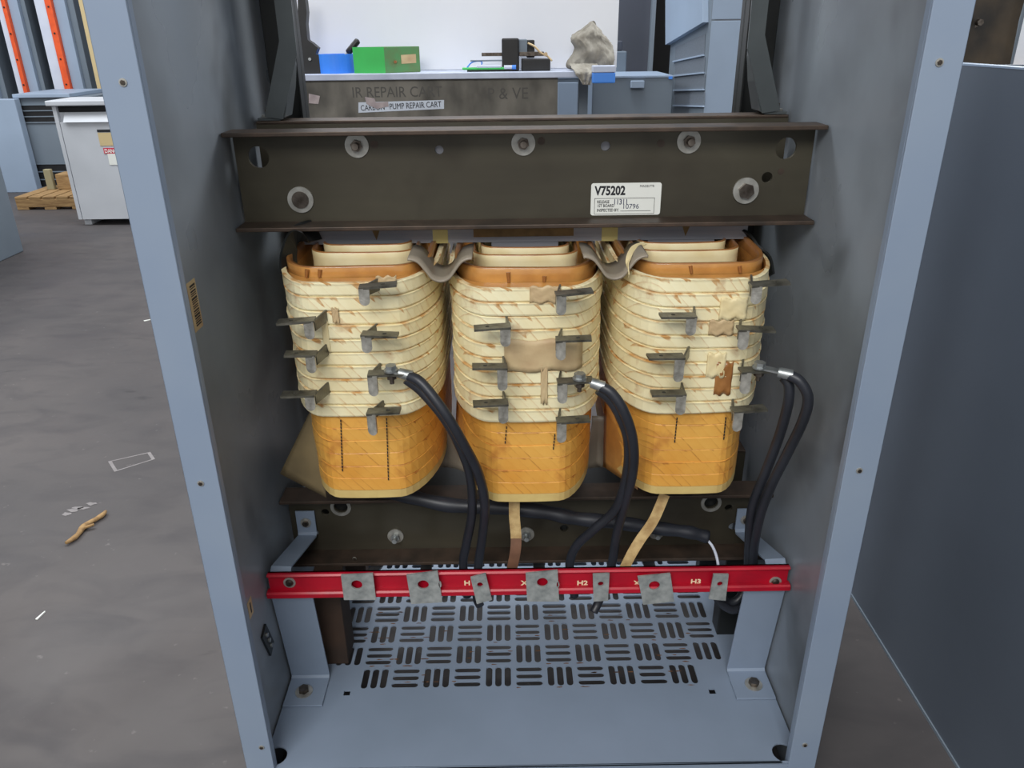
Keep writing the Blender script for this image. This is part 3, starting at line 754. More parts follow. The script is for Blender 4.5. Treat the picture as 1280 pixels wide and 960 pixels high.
# ------------------------------------------------------------------ cables
def cable(pts, label, r=.0078, group=None, lug=None):
    P_ = spline([P3(*p) for p in pts], 10)
    t = empty('power_cable', P_[-1]); tag(t, label, 'cable', group or 'black cables running from the coils to the red bar')
    MB().tube(P_, r, 14).build('cable_jacket', G['cable'], t, loc=P_[0])
    if lug:
        spot, dirp = lug
        m = MB(); a = Vector(spot)+Vector((0, 0, .0015)); b = P_[0]; d = (b-a).normalized()
        m.cyl(a, (0, 0, 1), .0105, .0025, 20, 0)
        side = d.cross(Vector((0, 0, 1))).normalized()
        m.hexa([a+side*.008, a-side*.008, a-side*.008+Vector((0, 0, .0025)), a+side*.008+Vector((0, 0, .0025))],
               [b+side*.006, b-side*.006, b-side*.006+Vector((0, 0, .003)), b+side*.006+Vector((0, 0, .003))])
        m.cyl(b-d*.014, d, .0075, .020, 16, 0, r2=.0085)
        m.build('cable_lug', G['zinc'], t, loc=a)
        c = a+Vector((0, 0, .0025))
        MB().cyl(c, (0, 0, 1), .0085, .0065, 6, 0, smooth=False).cyl(a-Vector((0, 0, .020)), (0, 0, 1), .0035, .022, 10, 1).cyl(a-Vector((0, 0, .012)), (0, 0, 1), .0075, .006, 6, 1, smooth=False).build('bolt', [G['zinc'], G['bolt']], t, loc=c)
    return t
L0, L1, L2 = [s_[0] for s_ in lug_spots]
cable([(510, 469, .112), (528, 480, .10), (556, 516, .085), (580, 556, .09), (598, 592, .11), (606, 630, .14), (603, 670, .185), (598, 705, .20), (596, 745, .20), (600, 757, .185)],
      'black cable from the left coil, the nearer and upper of its pair', lug=(L0, 1))
cable([(508, 474, .122), (528, 490, .12), (555, 522, .11), (574, 556, .115), (588, 595, .13), (590, 640, .165), (583, 680, .195), (579, 705, .20), (584, 745, .20)],
      'black cable from the left coil, the left and lower of its pair')
cable([(750, 482, .108), (765, 492, .10), (780, 515, .095), (791, 550, .10), (791, 590, .12), (778, 640, .17), (770, 672, .19), (764, 708, .20), (750, 748, .20), (742, 765, .19)],
      'black cable from the middle coil running straight down to the red bar', lug=(L1, 1))
cable([(748, 487, .118), (762, 499, .115), (775, 520, .112), (785, 550, .115), (784, 590, .135), (770, 635, .165), (742, 662, .18), (720, 683, .195), (712, 708, .20), (718, 745, .20)],
      'black cable from the middle coil swinging left above the red bar')
cable([(985, 468, .10), (1000, 477, .09), (1010, 497, .085), (1004, 525, .09), (985, 565, .11), (965, 605, .13), (950, 645, .16), (942, 690, .195), (942, 728, .21), (934, 755, .20), (915, 762, .19), (898, 750, .185), (896, 735, .19)],
      'black cable from the right coil, the outer one of its pair', lug=(L2, 1))
cable([(980, 472, .115), (986, 482, .11), (985, 505, .11), (974, 545, .125), (957, 590, .145), (940, 635, .17), (936, 680, .20), (934, 722, .215), (924, 748, .205), (908, 752, .20), (900, 738, .195)],
      'black cable from the right coil, the inner one of its pair')
# fat sleeve with thin wire behind
P_ = spline([P3(*p) for p in ((470, 612, .255), (505, 619, .25), (560, 631, .245), (620, 634, .245), (680, 640, .245), (720, 648, .245), (770, 653, .245), (820, 660, .245), (860, 665, .245), (884, 671, .245))], 8)
sl = empty('sleeved_cable', P_[0]); tag(sl, 'thick black sleeved cable lying across the lower beam below the coils', 'cable')
n = len(P_)
MB().tube(P_, [.013-.003*max(0, (i/n-.45)) + .0008*math.sin(i*.9) for i in range(n)], 16).build('cable_sleeve', G['cable'], sl, loc=P_[0])
W2 = spline([P3(*p) for p in ((880, 671, .245), (890, 682, .235), (896, 697, .215), (899, 716, .20), (900, 730, .19))], 8)
o = MB().tube(W2, .0026, 10).build('wire', G['white_p'], sl, loc=W2[0]); o['label'] = 'thin white wire'

# ------------------------------------------------------------------ neighbouring panel on the right
nb = empty('neighbouring_enclosure', (.77, .3, FZ))
tag(nb, 'big slate grey cabinet side standing right of the open enclosure', 'cabinet')
m = MB(); m.box(.765, .769, -.75, .75, FZ, 1.059); m.build('side_panel', G['panel_r'], nb, bevel=.001)
m = MB(); m.box(.7645, .790, -.75, .75, 1.059, 1.062); m.build('top_rim', G['cab_l'], nb)
MB().box(.762, .765, -.75, .75, FZ, FZ+.006).build('base_strip', G['cab'], nb)
MB().box(.77, 1.7, .74, .75, FZ, 1.050).build('rear_panel', G['panel_r'], nb)
a = P3(1196, 78, 1.2); b = P3(1262, 78, 1.2)
mc = empty('oily_machine', (1.1, 1.2, FZ)); tag(mc, 'dark brown oily machine casting behind the slate grey cabinet', 'machine')
m = MB(); g = []
for i in range(14):
    z = FZ+(1.5-FZ)*i/13; row = []
    for j in range(12):
        x = .80+(b.x-.80)*j/11; row.append((x, 1.2+.03*noise.noise(Vector((x*5, z*5, 2)))+.02*math.cos(j*.6), z))
    g.append(row)
m.sheet(g, .05); m.build('casting', G['machine'], mc)
c = P3(1222, 28, 1.16); MB().cyl(c+Vector((0, .03, 0)), (0, -1, 0), .018, .02, 16, 0, r2=.012).cyl(c, (0, -1, 0), .008, .014, 6, 0).build('boss', G['bolt'], mc, loc=c)
a = P3(1266, 60, 2.0); b2 = P3(1276, 60, 2.0)
o = MB().box(a.x, b2.x-.012, 2.0, 2.06, FZ, 1.9).build('steel_post', G['cab'], bevel=.004, loc=(a.x, 2.0, FZ)); tag(o, 'grey upright post behind the brown machine at the right edge', 'post')
a = P3(1268, 0, 3.6)
o = MB().box(a.x, a.x+1.5, 3.35, 3.64, .9, 2.2).build('bright_backdrop', G['white_board'], bevel=.003, loc=(a.x, 3.6, .9)); tag(o, 'bright white block standing in for the light background past the post at the right edge', 'crate')  # added white block in place of the bright light beyond the post
o = MB().box(a.x-.1, a.x+1.5, 3.3, 3.7, FZ, .9).build('tan_crate', G['wood'], bevel=.006, loc=(a.x, 3.3, FZ)); tag(o, 'tan crate under the bright white block at the right edge', 'crate')

# ------------------------------------------------------------------ repair cart and things on it
CY = 2.5
def z_at(px, py, y): return at(px, py, y=y).z
def x_at(px, py, y): return at(px, py, y=y).x
cart = empty('repair_cart', (-.25, 2.65, FZ)); tag(cart, 'grimy grey work cart with a white top edge, behind the enclosure', 'cart')
xL, xR = -1.05, x_at(768, 98, CY)
zt = z_at(560, 91, CY); zb = z_at(560, 99, CY)
MB().box(xL, xR, CY, 2.84, zb, zt).build('table_top', G['bench_top'], cart, bevel=.003)
xa = x_at(697, 120, CY+.02); za = z_at(560, 168, CY+.02)
m = MB().box(xL, xa, CY+.02, CY+.026, za, zb, 0)
def ctext(txt, px, py, size, mi, sx=1., rot=0, bold=0.):
    p = P3(px, py, CY+.0195); m.mesh(text_mesh(txt, size, .0006, bold, sx), XZ(p.x, CY+.0192, p.z, rot), mi)
def fit(txt, px0, py0, px1, hpx, mi, yy, rot=0, bold=0.):
    a_ = P3(px0, py0, yy); b_ = P3(px1, py0, yy); c_ = P3(px0, py0-hpx, yy)
    me = text_mesh(txt, 1., .0006, 0., 1.); w_ = max(v.co.x for v in me.vertices); h_ = max(v.co.y for v in me.vertices)
    S = Matrix.Diagonal(((b_.x-a_.x)/w_, (c_.z-a_.z)/h_, 1, 1)); m.mesh(me, XZ(a_.x, yy, a_.z, rot) @ S, mi)
fit('IR REPAIR CART', 440, 122, 553, 13, 1, CY+.0192); fit('P & VE', 609, 124, 660, 14, 1, CY+.0192)
# word strip, with a torn pinkish patch over one letter
q = [P3(448, 128, CY+.018), P3(555, 125, CY+.018), P3(555, 136, CY+.018), P3(448, 141, CY+.018)]
m.hexa([v+Vector((0, .0012, 0)) for v in q], q, 2)
rot_ = math.atan2(q[2].z-q[3].z, q[2].x-q[3].x)
fit('CARBON', 451, 138.5, 481, 7.0, 3, CY+.0172, rot_); fit('PUMP REPAIR CART', 487, 136.7, 552, 7.2, 3, CY+.0172, rot_)
for quad in (((456, 121), (468, 123), (470, 128), (485, 127), (486, 133), (471, 136), (458, 130)), ((386, 117), (400, 120), (398, 130), (386, 129))):
    v = [P3(x, y, CY+.0165) for x, y in quad]; m.add(v, [tuple(range(len(v)))], 4)
G['torn'] = mat('torn_pink_paper', (172,160,160), (150,138,140), rough=.7, scale=40)
G['graf'] = mat('faded_marker', (78,76,72), rough=.7)
G['lab2'] = mat('bluish_white_tape', (196,204,216), rough=.5)
m.build('apron', [G['apron'], G['graf'], G['lab2'], G['ink'], G['torn']], cart)
for x in (xL+.03, xa-.03):
    MB().box(x-.02, x+.02, CY+.03, CY+.07, FZ+.06, zb).build('leg', G['apron'], cart, bevel=.002)
for x in (xL+.03, xR-.1):
    MB().box(x-.02, x+.02, 2.76, 2.80, FZ, zb).build('leg', G['cab'], cart, bevel=.002)
MB().box(xL+.01, xa-.01, CY+.03, 2.80, .35, .37).build('shelf', G['apron'], cart)
for x in (xL+.03, xa-.03): MB().cyl((x-.012, CY+.05, FZ+.03), (1, 0, 0), .03, .024, 18).build('caster', G['black'], cart, loc=(x, CY+.05, FZ+.03))
# white board standing at the back of the cart
bx = x_at(772, 50, 2.76)
o = MB().box(-1.04, bx, 2.76, 2.79, zt+.0005, 2.1).build('white_board', G['white_board'], bevel=.003, loc=(-.5, 2.76, zt)); tag(o, 'large plain white board standing upright on the back of the work cart', 'board')
# blue tote at the cart's end
a = P3(741, 91, CY-.06); b = P3(769, 104, CY-.06); c = P3(769, 82, CY-.06)
t = empty('blue_bin', ((a.x+b.x)/2, CY-.04, b.z)); tag(t, 'light blue bin with a white rim clipped to the right end of the cart top', 'bin')
MB().box(a.x, b.x, CY-.06, CY-.004, b.z, a.z).build('bin_body', G['blue2'], t, bevel=.005)
MB().box(a.x, b.x+.001, CY-.062, CY-.003, a.z+.0005, c.z).build('rim', G['bench_top'], t, bevel=.003)
# blue roll
TY = CY+.06
c = P3(421.5, 91, TY+.06); r_ = (x_at(445, 80, TY+.03)-x_at(397, 80, TY+.03))/2; h_ = z_at(421, 67, TY)-z_at(421, 91, TY)
m = MB(); me = curve_mesh([circ(0, 0, r_, 40), circ(0, 0, r_*.78, 32)], h_); m.mesh(me, Matrix.Translation((c.x, TY+.06, zt+h_/2)), 0)
o = m.build('blue_tape_roll', G['blue'], loc=(c.x, TY+.06, zt)); tag(o, 'bright blue tape roll on the left of the cart top', 'tape roll')
# brush standing in the roll
a = Vector((c.x-.012, TY+.05, zt+.01)); b = P3(447.5, 50.5, TY+.05)
t = empty('brush', a); tag(t, 'black and clear handled brush leaning out of the blue tape roll', 'brush')
d = (b-a); mid = a+d*.60
MB().cyl(a, d, .007, d.length*.64, 14, 0).build('shaft', G['plate'], t, loc=a)
MB().tube([mid-d*.02, mid, mid+d*.1, b-d*.03, b, b+d*.02], [.009, .013, .0135, .013, .011, .004], 14).build('handle', G['black'], t, loc=mid)
# black clamp at left of the roll
t = empty('vice', P3(390, 91, TY)); tag(t, 'black bench clamp at the left end of the cart top', 'clamp')
a0 = P3(372, 91, TY); m = MB()
out = [P3(x, y, TY) for x, y in ((371, 92), (403, 92), (402, 70), (394, 68), (397, 60), (390, 54), (384, 50), (382, 30), (383, 15), (380, -10), (372, -10))]
out = [(p.x, p.z) for p in out]
m.mesh(curve_mesh([out], .05), XZ(0, TY+.03, 0), 0); m.build('clamp_body', G['black'], t, bevel=.004)
p = P3(387, 74, TY-.004); MB().cyl(p+Vector((0, .012, 0)), (0, -1, 0), .006, .012, 12).build('pin', G['zinc'], t, loc=p)
# green box
a = P3(443, 90, TY); b = P3(482, 91.5, TY-.03); c = P3(526, 90, TY+.05); h = z_at(482, 58, TY-.03)-z_at(482, 91, TY-.03)
for v in (a, b, c): v.z = zt
d = a+(c-b)
base = [a, b, c, d]; topq = [v+Vector((0, 0, h)) for v in base]
m = MB(); m.add(base+topq, [(0, 1, 5, 4)], 0); m.add(base+topq, [(1, 2, 6, 5), (2, 3, 7, 6), (3, 0, 4, 7), (4, 5, 6, 7), (3, 2, 1, 0)], 1)
t = empty('green_box', base[0]); tag(t, 'green metal box seen corner-on in the middle of the cart top', 'box')
m.build('box_body', [G['green'], G['green_d']], t, bevel=.002)
e = (c-b); 
def onface(u, v, off=-.0012):
    nn = Vector((e.y, -e.x, 0)).normalized(); return b+e*u+Vector((0, 0, h*v))+nn*(.0012)
m = MB(); m.hexa([onface(.46, .34), onface(.88, .36), onface(.88, .70), onface(.46, .68)], [v+Vector((0, .001, 0)) for v in (onface(.46, .34), onface(.88, .36), onface(.88, .70), onface(.46, .68))])
m.build('box_label', G['beige'], t)
p = onface(.30, .42); MB().cyl(p, (-.3, -1, 0), .006, .006, 10).build('latch', G['lip'], t, loc=p)
# small tools in front of the black device
t = empty('tool_bundle', P3(610, 88, TY)); tag(t, 'bundle of green and white rods lying left of the black device', 'tools')
for (x0_, x1_, y_, r_, mm, nm) in ((578, 632, 86, .005, 'green', 'rod'), (596, 626, 83, .007, 'white_p', 'tube'), (588, 628, 76, .003, 'cab', 'rod'), (630, 643, 84, .008, 'white_p', 'cap'), (640, 645, 84, .009, 'blue2', 'cap'), (584, 640, 89, .004, 'dark', 'rod')):
    p, q = P3(x0_, y_, TY), P3(x1_, y_, TY); p.z = q.z = max(p.z, zt+r_)
    MB().cyl(p, (q-p), r_, (q-p).length, 12).build(nm, G[mm], t, loc=p)
MB().tube(spline([P3(582, 87, TY), P3(590, 78, TY+.01), P3(602, 77, TY+.01), P3(600, 86, TY)]), .003, 8).build('loop', G['blue2'], t, loc=P3(582, 87, TY))
MB().tube(spline([P3(628, 86, TY), P3(632, 82, TY+.01), P3(636, 77, TY+.01)]), .004, 8).build('loop', G['green'], t, loc=P3(628, 87, TY))
# black device
t = empty('black_device', P3(650, 88, TY)); tag(t, 'black box-shaped motor with brackets, left of the dirty rag', 'motor')
a = P3(627, 48, TY); b = P3(649, 86, TY)
MB().box(a.x, b.x, TY, TY+.12, zt, a.z).build('motor_body', G['black'], t, bevel=.006)
a = P3(649, 49, TY+.03); b = P3(659, 70, TY+.03); MB().box(a.x-.004, b.x, TY+.02, TY+.11, b.z, a.z).build('side_cover', G['cab'], t, bevel=.004)
a = P3(658, 50, TY+.07); b = P3(668, 72, TY+.07); MB().box(a.x, b.x, TY+.05, TY+.12, b.z, a.z).build('end_cap', G['black'], t, bevel=.004)
a = P3(652, 74, TY); b = P3(688, 87, TY); MB().box(a.x, b.x, TY, TY+.09, zt, a.z).build('base', G['black'], t, bevel=.004)
a = P3(649, 65, TY+.01); b = P3(680, 70, TY+.01); MB().box(a.x, b.x, TY+.01, TY+.05, b.z, a.z).build('bracket', G['bolt'], t, bevel=.002)
a = P3(602, 66, TY+.05); b = P3(628, 70, TY+.05); MB().box(a.x, b.x, TY+.04, TY+.06, b.z, a.z).build('shaft', G['bolt'], t, bevel=.001)
MB().tube(spline([P3(660, 54, TY+.02), P3(668, 58, TY+.01), P3(676, 66, TY+.01), P3(684, 70, TY+.01), P3(690, 76, TY)]), .004, 8).build('hose', G['beige'], t, loc=P3(670, 60, TY))
p = P3(682, 68, TY); MB().cyl(p, (0, -1, .1), .008, .01, 12).build('knob', G['beige'], t, loc=p)
# rag
rows = [(88, 716, 765), (84, 708, 767), (78, 706, 768), (70, 714, 768), (62, 719, 767), (55, 716, 764), (48, 712, 757), (43, 715, 753), (38, 726, 750), (32, 734, 747), (26, 739, 743)]
cen = P3(738, 68, TY+.06); rings = []
for k, (py, pa, pb) in enumerate(rows):
    A_, B_ = P3(pa, py, TY+.06), P3(pb, py, TY+.06); cx_ = (A_.x+B_.x)/2; w_ = (B_.x-A_.x)/2; dep = min(.06, w_*.9)
    row = []; z_ = max(A_.z, zt+.001) if k else zt+.0005
    for i in range(64):
        t_ = 2*PI*i/64; c_, s_ = math.cos(t_), math.sin(t_)
        f_ = 1+.34*noise.noise(Vector((c_*2.1+3, s_*2.1, k*.33)))*abs(s_)+.22*noise.noise(Vector((c_*5, s_*5+7, k*.5)))*abs(s_)
        row.append((cx_+w_*c_*(1+.05*noise.noise(Vector((k*.9, s_*3, 1)))), TY+.06+dep*s_*f_+.012*math.sin(k*1.3+c_*3), z_+(.010*noise.noise(Vector((c_*3, s_*3, k*1.7))) if 0 < k < 10 else 0)))
    rings.append(row)
m = MB(); m.loft(rings)
g = []
for i in range(9):
    u_ = i/8; row = []
    pyr = 80+26*u_; pl_, pr_ = 712+16*u_, 750-13*u_
    for j in range(13):
        v_ = j/12; px_ = pl_+(pr_-pl_)*v_; p = P3(px_, pyr, CY-.006)
        fold = .010*math.sin(v_*9+u_*2)+.006*noise.noise(Vector((v_*6, u_*5, 3)))
        if u_ < .35: row.append((p.x, CY-.010+(.35-u_)*.16+fold*.3, max(p.z, zt+.006+.004*math.sin(v_*9))))
        else: row.append((p.x, CY-.014-abs(fold), p.z))
    g.append(row)
m.sheet(g, .003)
o = m.build('rag', G['rag'], loc=(cen.x, TY, zt)); tag(o, 'crumpled dirty beige rag hanging over the right end of the cart top', 'rag')
o.modifiers.new('sub', 'SUBSURF').render_levels = 2
tx = bpy.data.textures.new('folds', 'CLOUDS'); tx.noise_scale = .022
dm = o.modifiers.new('folds', 'DISPLACE'); dm.texture = tx; dm.strength = .012; dm.mid_level = .5

# ------------------------------------------------------------------ cabinets beyond, right of centre
def cab_box(name, label, cat, x0, x1, y0, y1, z0, z1, mt, bevel=.006):
    o = MB().box(x0, x1, y0, y1, z0, z1).build(name, mt, bevel=bevel, loc=((x0+x1)/2, (y0+y1)/2, z0)); tag(o, label, cat); return o
# low grey cabinet with small bracket handle
Y = 3.5
x0_, x1_ = x_at(690, 97, Y), x_at(842, 97, Y); z1_ = z_at(790, 97, Y)
t = empty('low_cabinet', ((x0_+x1_)/2, Y, FZ)); tag(t, 'low grey cabinet right of the cart, in front of the louvred one', 'cabinet')
MB().box(x0_, x1_, Y, Y+.06, FZ, z1_).build('door_panel', G['cab'], t, bevel=.004)
MB().box(x0_, x1_, Y-.006, Y+.5, z1_, z1_+.008).build('top_panel', G['cab_l'], t)
for p_, q_ in ((697, 722), (725, 740)):
    MB().box(x_at(p_, 120, Y), x_at(q_, 120, Y), Y-.012, Y-.001, FZ+.05, z1_-.02).build('front_strip', G['cab_l'], t, bevel=.002)
a = P3(789, 101, Y-.03); b = P3(805, 110, Y-.03)
MB().box(a.x, b.x, Y-.04, Y, b.z, a.z).build('handle', G['cab_l'], t, bevel=.003)
a = P3(836, 96, Y-.01); MB().box(a.x, a.x+.02, Y-.010, Y-.006, a.z-.012, a.z+.002).build('blue_marker', G['blue2'], t)
# louvred cabinet
Y = 3.25
xa, xb, xc = x_at(838, 60, 4.0), x_at(886, 60, Y), x_at(925, 60, Y)
xc += .35
t = empty('louvred_cabinet', (xb, Y, FZ)); tag(t, 'light blue-grey tall cabinet with a louvred side near the right rear post', 'cabinet')
zz = z_at(905, 25, Y)
MB().box(xb, xc, Y, Y+.03, FZ, zz-.003).box(xb, xc, Y, Y+.03, zz+.003, 2.3).build('front_panel', G['cab_l'], t, bevel=.002)
# side: quad from (xb,Y) back to (xa,4.0)
A = Vector((xb, Y+.0, 0)); B = Vector((xa, 4.0, 0)); dv = B-A; nn = Vector((dv.y, -dv.x, 0)).normalized()
if nn.y > 0: nn = -nn
def sidebox(u0, u1, za_, zb_, th, mt, name, off=0):
    q = [A+dv*u0, A+dv*u1]; m = MB()
    f = [Vector((q[0].x, q[0].y, za_)), Vector((q[1].x, q[1].y, za_)), Vector((q[1].x, q[1].y, zb_)), Vector((q[0].x, q[0].y, zb_))]
    f = [v+nn*off for v in f]
    m.hexa(f, [v+nn*th for v in f]); return m.build(name, mt, t, bevel=.001)
sidebox(0, 1, FZ, 2.3, -.02, G['cab'], 'side_panel')
def onside(px, py, off=0):
    d = fw + rt*((px-640)/F_PX) + up*((480-py)/F_PX); k_ = ((A+nn*off-CAM).dot(nn))/d.dot(nn); return CAM+d*k_
def sidequad(pts, th, mt, name):
    f = [onside(*p) for p in pts]; m = MB(); m.hexa([v+nn*.001 for v in f], [v+nn*th for v in f]); return m.build(name, mt, t, bevel=.001)
sidequad([(838, 56), (886, 28), (886, -120), (838, -120)], .03, G['cab_l'], 'upper_door')
for pa, pb, pc, pd in ((59, 42, 76, 68), (78, 71, 94, 90), (97, 93, 112, 111), (115, 115, 131, 132)):
    sidequad([(844, pc), (881, pd), (882, pb), (845, pa)], .003, G['louv'], 'louvre_panel')
    sidequad([(843, pc+2), (881, pd+2), (881, pd), (843, pc)], .012, G['cab_l'], 'louvre_rail')
# dark grey tall cabinets behind
cab_box('tall_cabinet', 'dark grey tall cabinet beyond the right end of the white board', 'cabinet', x_at(760, 50, 4.6), x_at(812, 50, 4.6), 4.6, 5.2, FZ, 2.6, G['cab_d'])
o = cab_box('door_frame', 'narrow grey upright edge between the dark cabinet and the dark gap', 'frame', x_at(812, 50, 4.55), x_at(817, 50, 4.55), 4.52, 4.58, FZ, 2.6, G['cab'])
cab_box('gap_shade_sheet', 'black sheet standing in for the shaded gap between tall grey cabinets', 'panel', x_at(816, 50, 5.2), x_at(842, 50, 5.2)+.3, 5.25, 5.3, FZ, 2.6, G['hole'])  # flat black sheet painted in for the shade of an open gap
cab_box('small_cabinet', 'small light grey box standing on end just right of the white board', 'box', x_at(770, 80, 4.0), x_at(783, 80, 4.0), 4.0, 4.2, FZ, z_at(780, 64, 4.0), G['cab'])
cab_box('blue_block', 'little dark blue block on the small grey box by the white board', 'block', x_at(771, 60, 4.05), x_at(778, 60, 4.05), 4.05, 4.15, z_at(780, 64, 4.0), z_at(775, 51, 4.05), G['cab_d'])

# ------------------------------------------------------------------ left background
def fl0(px, py): return at(px, py, z=FZ)
# row of open switchgear frames: wide columns with white and orange strips
Y = 7.0
def xs(px, y=7.0): return x_at(px, 60, y)
t = empty('switchgear_row', (xs(60), Y, FZ)); tag(t, 'tall open grey switchgear frames with white and orange strips, far left', 'switchgear')
Yb = 7.35
MB().box(xs(-160), xs(330), Yb, Yb+.05, FZ, 3.2).build('back_panel', G['cab_d'], t)
lean = 0
for k, (w0, w1, o0, o1, l0, l1, b1) in enumerate(((9, 17, 17, 22, 22, 34, 40), (56, 70, 70, 78, 78, 92, 100), (-55, -38, -38, -31, -31, -18, -11))):
    MB().box(xs(w0), xs(w1), Y, Y+.05, FZ, 3.2).build('white_strip', G['white_p'], t, bevel=.004)
    m = MB().box(xs(o0), xs(o1), Y-.02, Y+.05, FZ, 3.2, 0)
    for q in range(9): m.cyl((xs((o0+o1)/2), Y-.02, .5+q*.22), (0, -1, 0), .008, .006, 8, 1)
    m.build('insulator_strip', [G['orange'], G['ink']], t, bevel=.004)
    MB().box(xs(l0), xs(l1), Y+.02, Y+.08, FZ, 3.2).build('frame_post', G['cab_l'], t, bevel=.004)
    MB().box(xs(l1), xs(b1), Y+.06, Y+.35, FZ, 3.2).build('frame_side', G['cab'], t, bevel=.004)
x_ = xs(117); MB().box(x_, x_+.07, Y-.1, Y-.04, FZ, 3.2).build('cream_strip', G['cream_p'], t, bevel=.004)
# grey cabinet with louvres
Y = 6.0
t = empty('vented_cabinet', (x_at(40, 200, Y), Y, FZ)); tag(t, 'grey cabinet with black louvres behind the off-white box', 'cabinet')
zt2 = z_at(45, 122, Y); xl = x_at(22, 125, Y); xr = x_at(110, 125, Y)
MB().box(xl, xr, Y, Y+.6, FZ, zt2).build('cabinet_body', G['cab'], t, bevel=.005)
MB().box(xl-.02, x_at(90, 125, Y), Y-.03, Y+.62, zt2, zt2+.03).build('cabinet_top', G['cab_l'], t, bevel=.004)
for (pa, pb, n_) in ((131, 153, 3), (205, 234, 3)):
    za_, zb_ = z_at(40, pa, Y), z_at(40, pb, Y); xx0 = x_at(24 if pa < 180 else 42, pa, Y); m = MB()
    m.box(xx0, xr-.05, Y-.006, Y, zb_, za_, 0)
    for k in range(n_+1):
        zz = zb_+(za_-zb_)*k/n_; m.box(xx0, xr-.05, Y-.012, Y-.006, zz-.004, zz+.004, 1)
    m.build('louvre', [G['black'], G['cab']], t)
o = cab_box('side_cabinet', 'pale blue-grey cabinet side at the far left beside the pallet', 'cabinet', x_at(-60, 180, 5.9), x_at(20, 128, 5.9)-.01, 5.9, 5.98, FZ, z_at(10, 124, 5.9), G['cab_l'])
# pallet
pz = FZ; Yp = 5.15
xp0, xp1 = x_at(20, 255, Yp), x_at(84, 255, Yp)+.12
t = empty('wooden_pallet', ((xp0+xp1)/2, Yp+.4, FZ)); tag(t, 'worn wooden pallet on the floor behind the off-white box', 'pallet')
hP = .10
for yy in (Yp, Yp+.23, Yp+.46): MB().box(xp0, xp1, yy, yy+.04, FZ+.02, FZ+hP-.02).build('stringer', G['wood'], t, bevel=.003)
for k in range(5):
    x = xp0+(xp1-xp0-.09)*k/4
    MB().box(x, x+.09, Yp, Yp+.5, FZ+hP-.02, FZ+hP).build('deck_board', G['wood'], t, bevel=.003)
for k in range(3):
    x = xp0+(xp1-xp0-.09)*k/2
    MB().box(x, x+.09, Yp, Yp+.5, FZ, FZ+.02).build('bottom_board', G['wood'], t, bevel=.003)
a = P3(53, 212, Yp+.3); b = P3(69, 241, Yp+.3)
o = MB().box(a.x, b.x, Yp+.3, Yp+.34, FZ+hP, a.z).build('board_offcut', G['paleboard'], bevel=.004, loc=(a.x, Yp+.3, FZ+hP)); tag(o, 'pale board offcut standing upright on the pallet', 'board')
o = MB().box(b.x+.03, b.x+.2, Yp+.3, Yp+.45, FZ+hP, FZ+hP+.12).build('wood_block', G['wood'], bevel=.006, loc=(b.x+.1, Yp+.3, FZ+hP)); tag(o, 'tan wood block on the pallet right of the pale offcut', 'wood block')
# off-white transformer box
Yw = 4.6
zA = z_at(110, 273, Yw); zB = z_at(100, 134, Yw); xA = x_at(68, 135, Yw); 
t = empty('white_cabinet', (xA+.4, Yw+.4, FZ)); tag(t, 'off-white ventilated transformer box standing left of the open enclosure', 'cabinet')
xw1 = xA+1.0
m = MB(); m.box(xA, xw1, Yw, Yw+.28, zA, zB, 0); m.build('cabinet_body', G['offwhite'], t, bevel=.004)
MB().box(xA-.03, xw1+.03, Yw-.05, Yw+.30, zB+.012, zB+.045).build('lid', G['offwhite'], t, bevel=.006)
m = MB(); z2 = z_at(100, 153, Yw-.05)
m.add([(xA+.06, Yw-.001, zB-.03), (xw1-.06, Yw-.001, zB-.03), (xw1-.06, Yw-.045, z2), (xA+.06, Yw-.045, z2)], [(0, 3, 2, 1)], 0)
m.box(xA, xA+.025, Yw-.03, Yw, zA, zB+.012, 0); m.box(xA+.03, xw1, Yw-.03, Yw, zA, z2, 0)
m.box(xA+.025, xw1, Yw-.004, Yw-.001, zB-.03, zB+.011, 1)
m.build('front_cover', [G['offwhite'], G['black']], t)
for x in (xA+.02, xw1-.08):
    MB().box(x, x+.05, Yw, Yw+.28, FZ, zA).build('foot_rail', G['offwhite'], t, bevel=.003)
yf = Yw-.031
def onbox(p0, p1, mi, mm, nm):
    a = P3(*p0, yf); b = P3(*p1, yf); MB().box(a.x, b.x, yf-.002, yf, b.z, a.z).build(nm, mm, t)
onbox((121, 162), (145, 165), 0, G['ink'], 'nameplate_strip'); onbox((122, 166), (146, 182), 0, G['cream_p'], 'nameplate')
a = P3(129, 185, yf); b = P3(147, 192, yf); c = P3(147, 206, yf)
m = MB().box(a.x, b.x, yf-.002, yf, b.z, a.z, 0).box(a.x+.02, b.x, yf-.002, yf, c.z, b.z, 1)
m.mesh(text_mesh('DANGER', .036, .001, .0008, .8), XZ(a.x+.006, yf-.003, b.z+.006), 1)
m.build('danger_label', [G['redlab'], G['label']], t)
# near-left blue-grey corner piece
q = fl0(30, 314)
t = cab_box('grey_cabinet', 'dull blue-grey cabinet cut by the left edge of the photo', 'cabinet', q.x-1.1, q.x, q.y-1.3, q.y, FZ, .95, G['cab'])
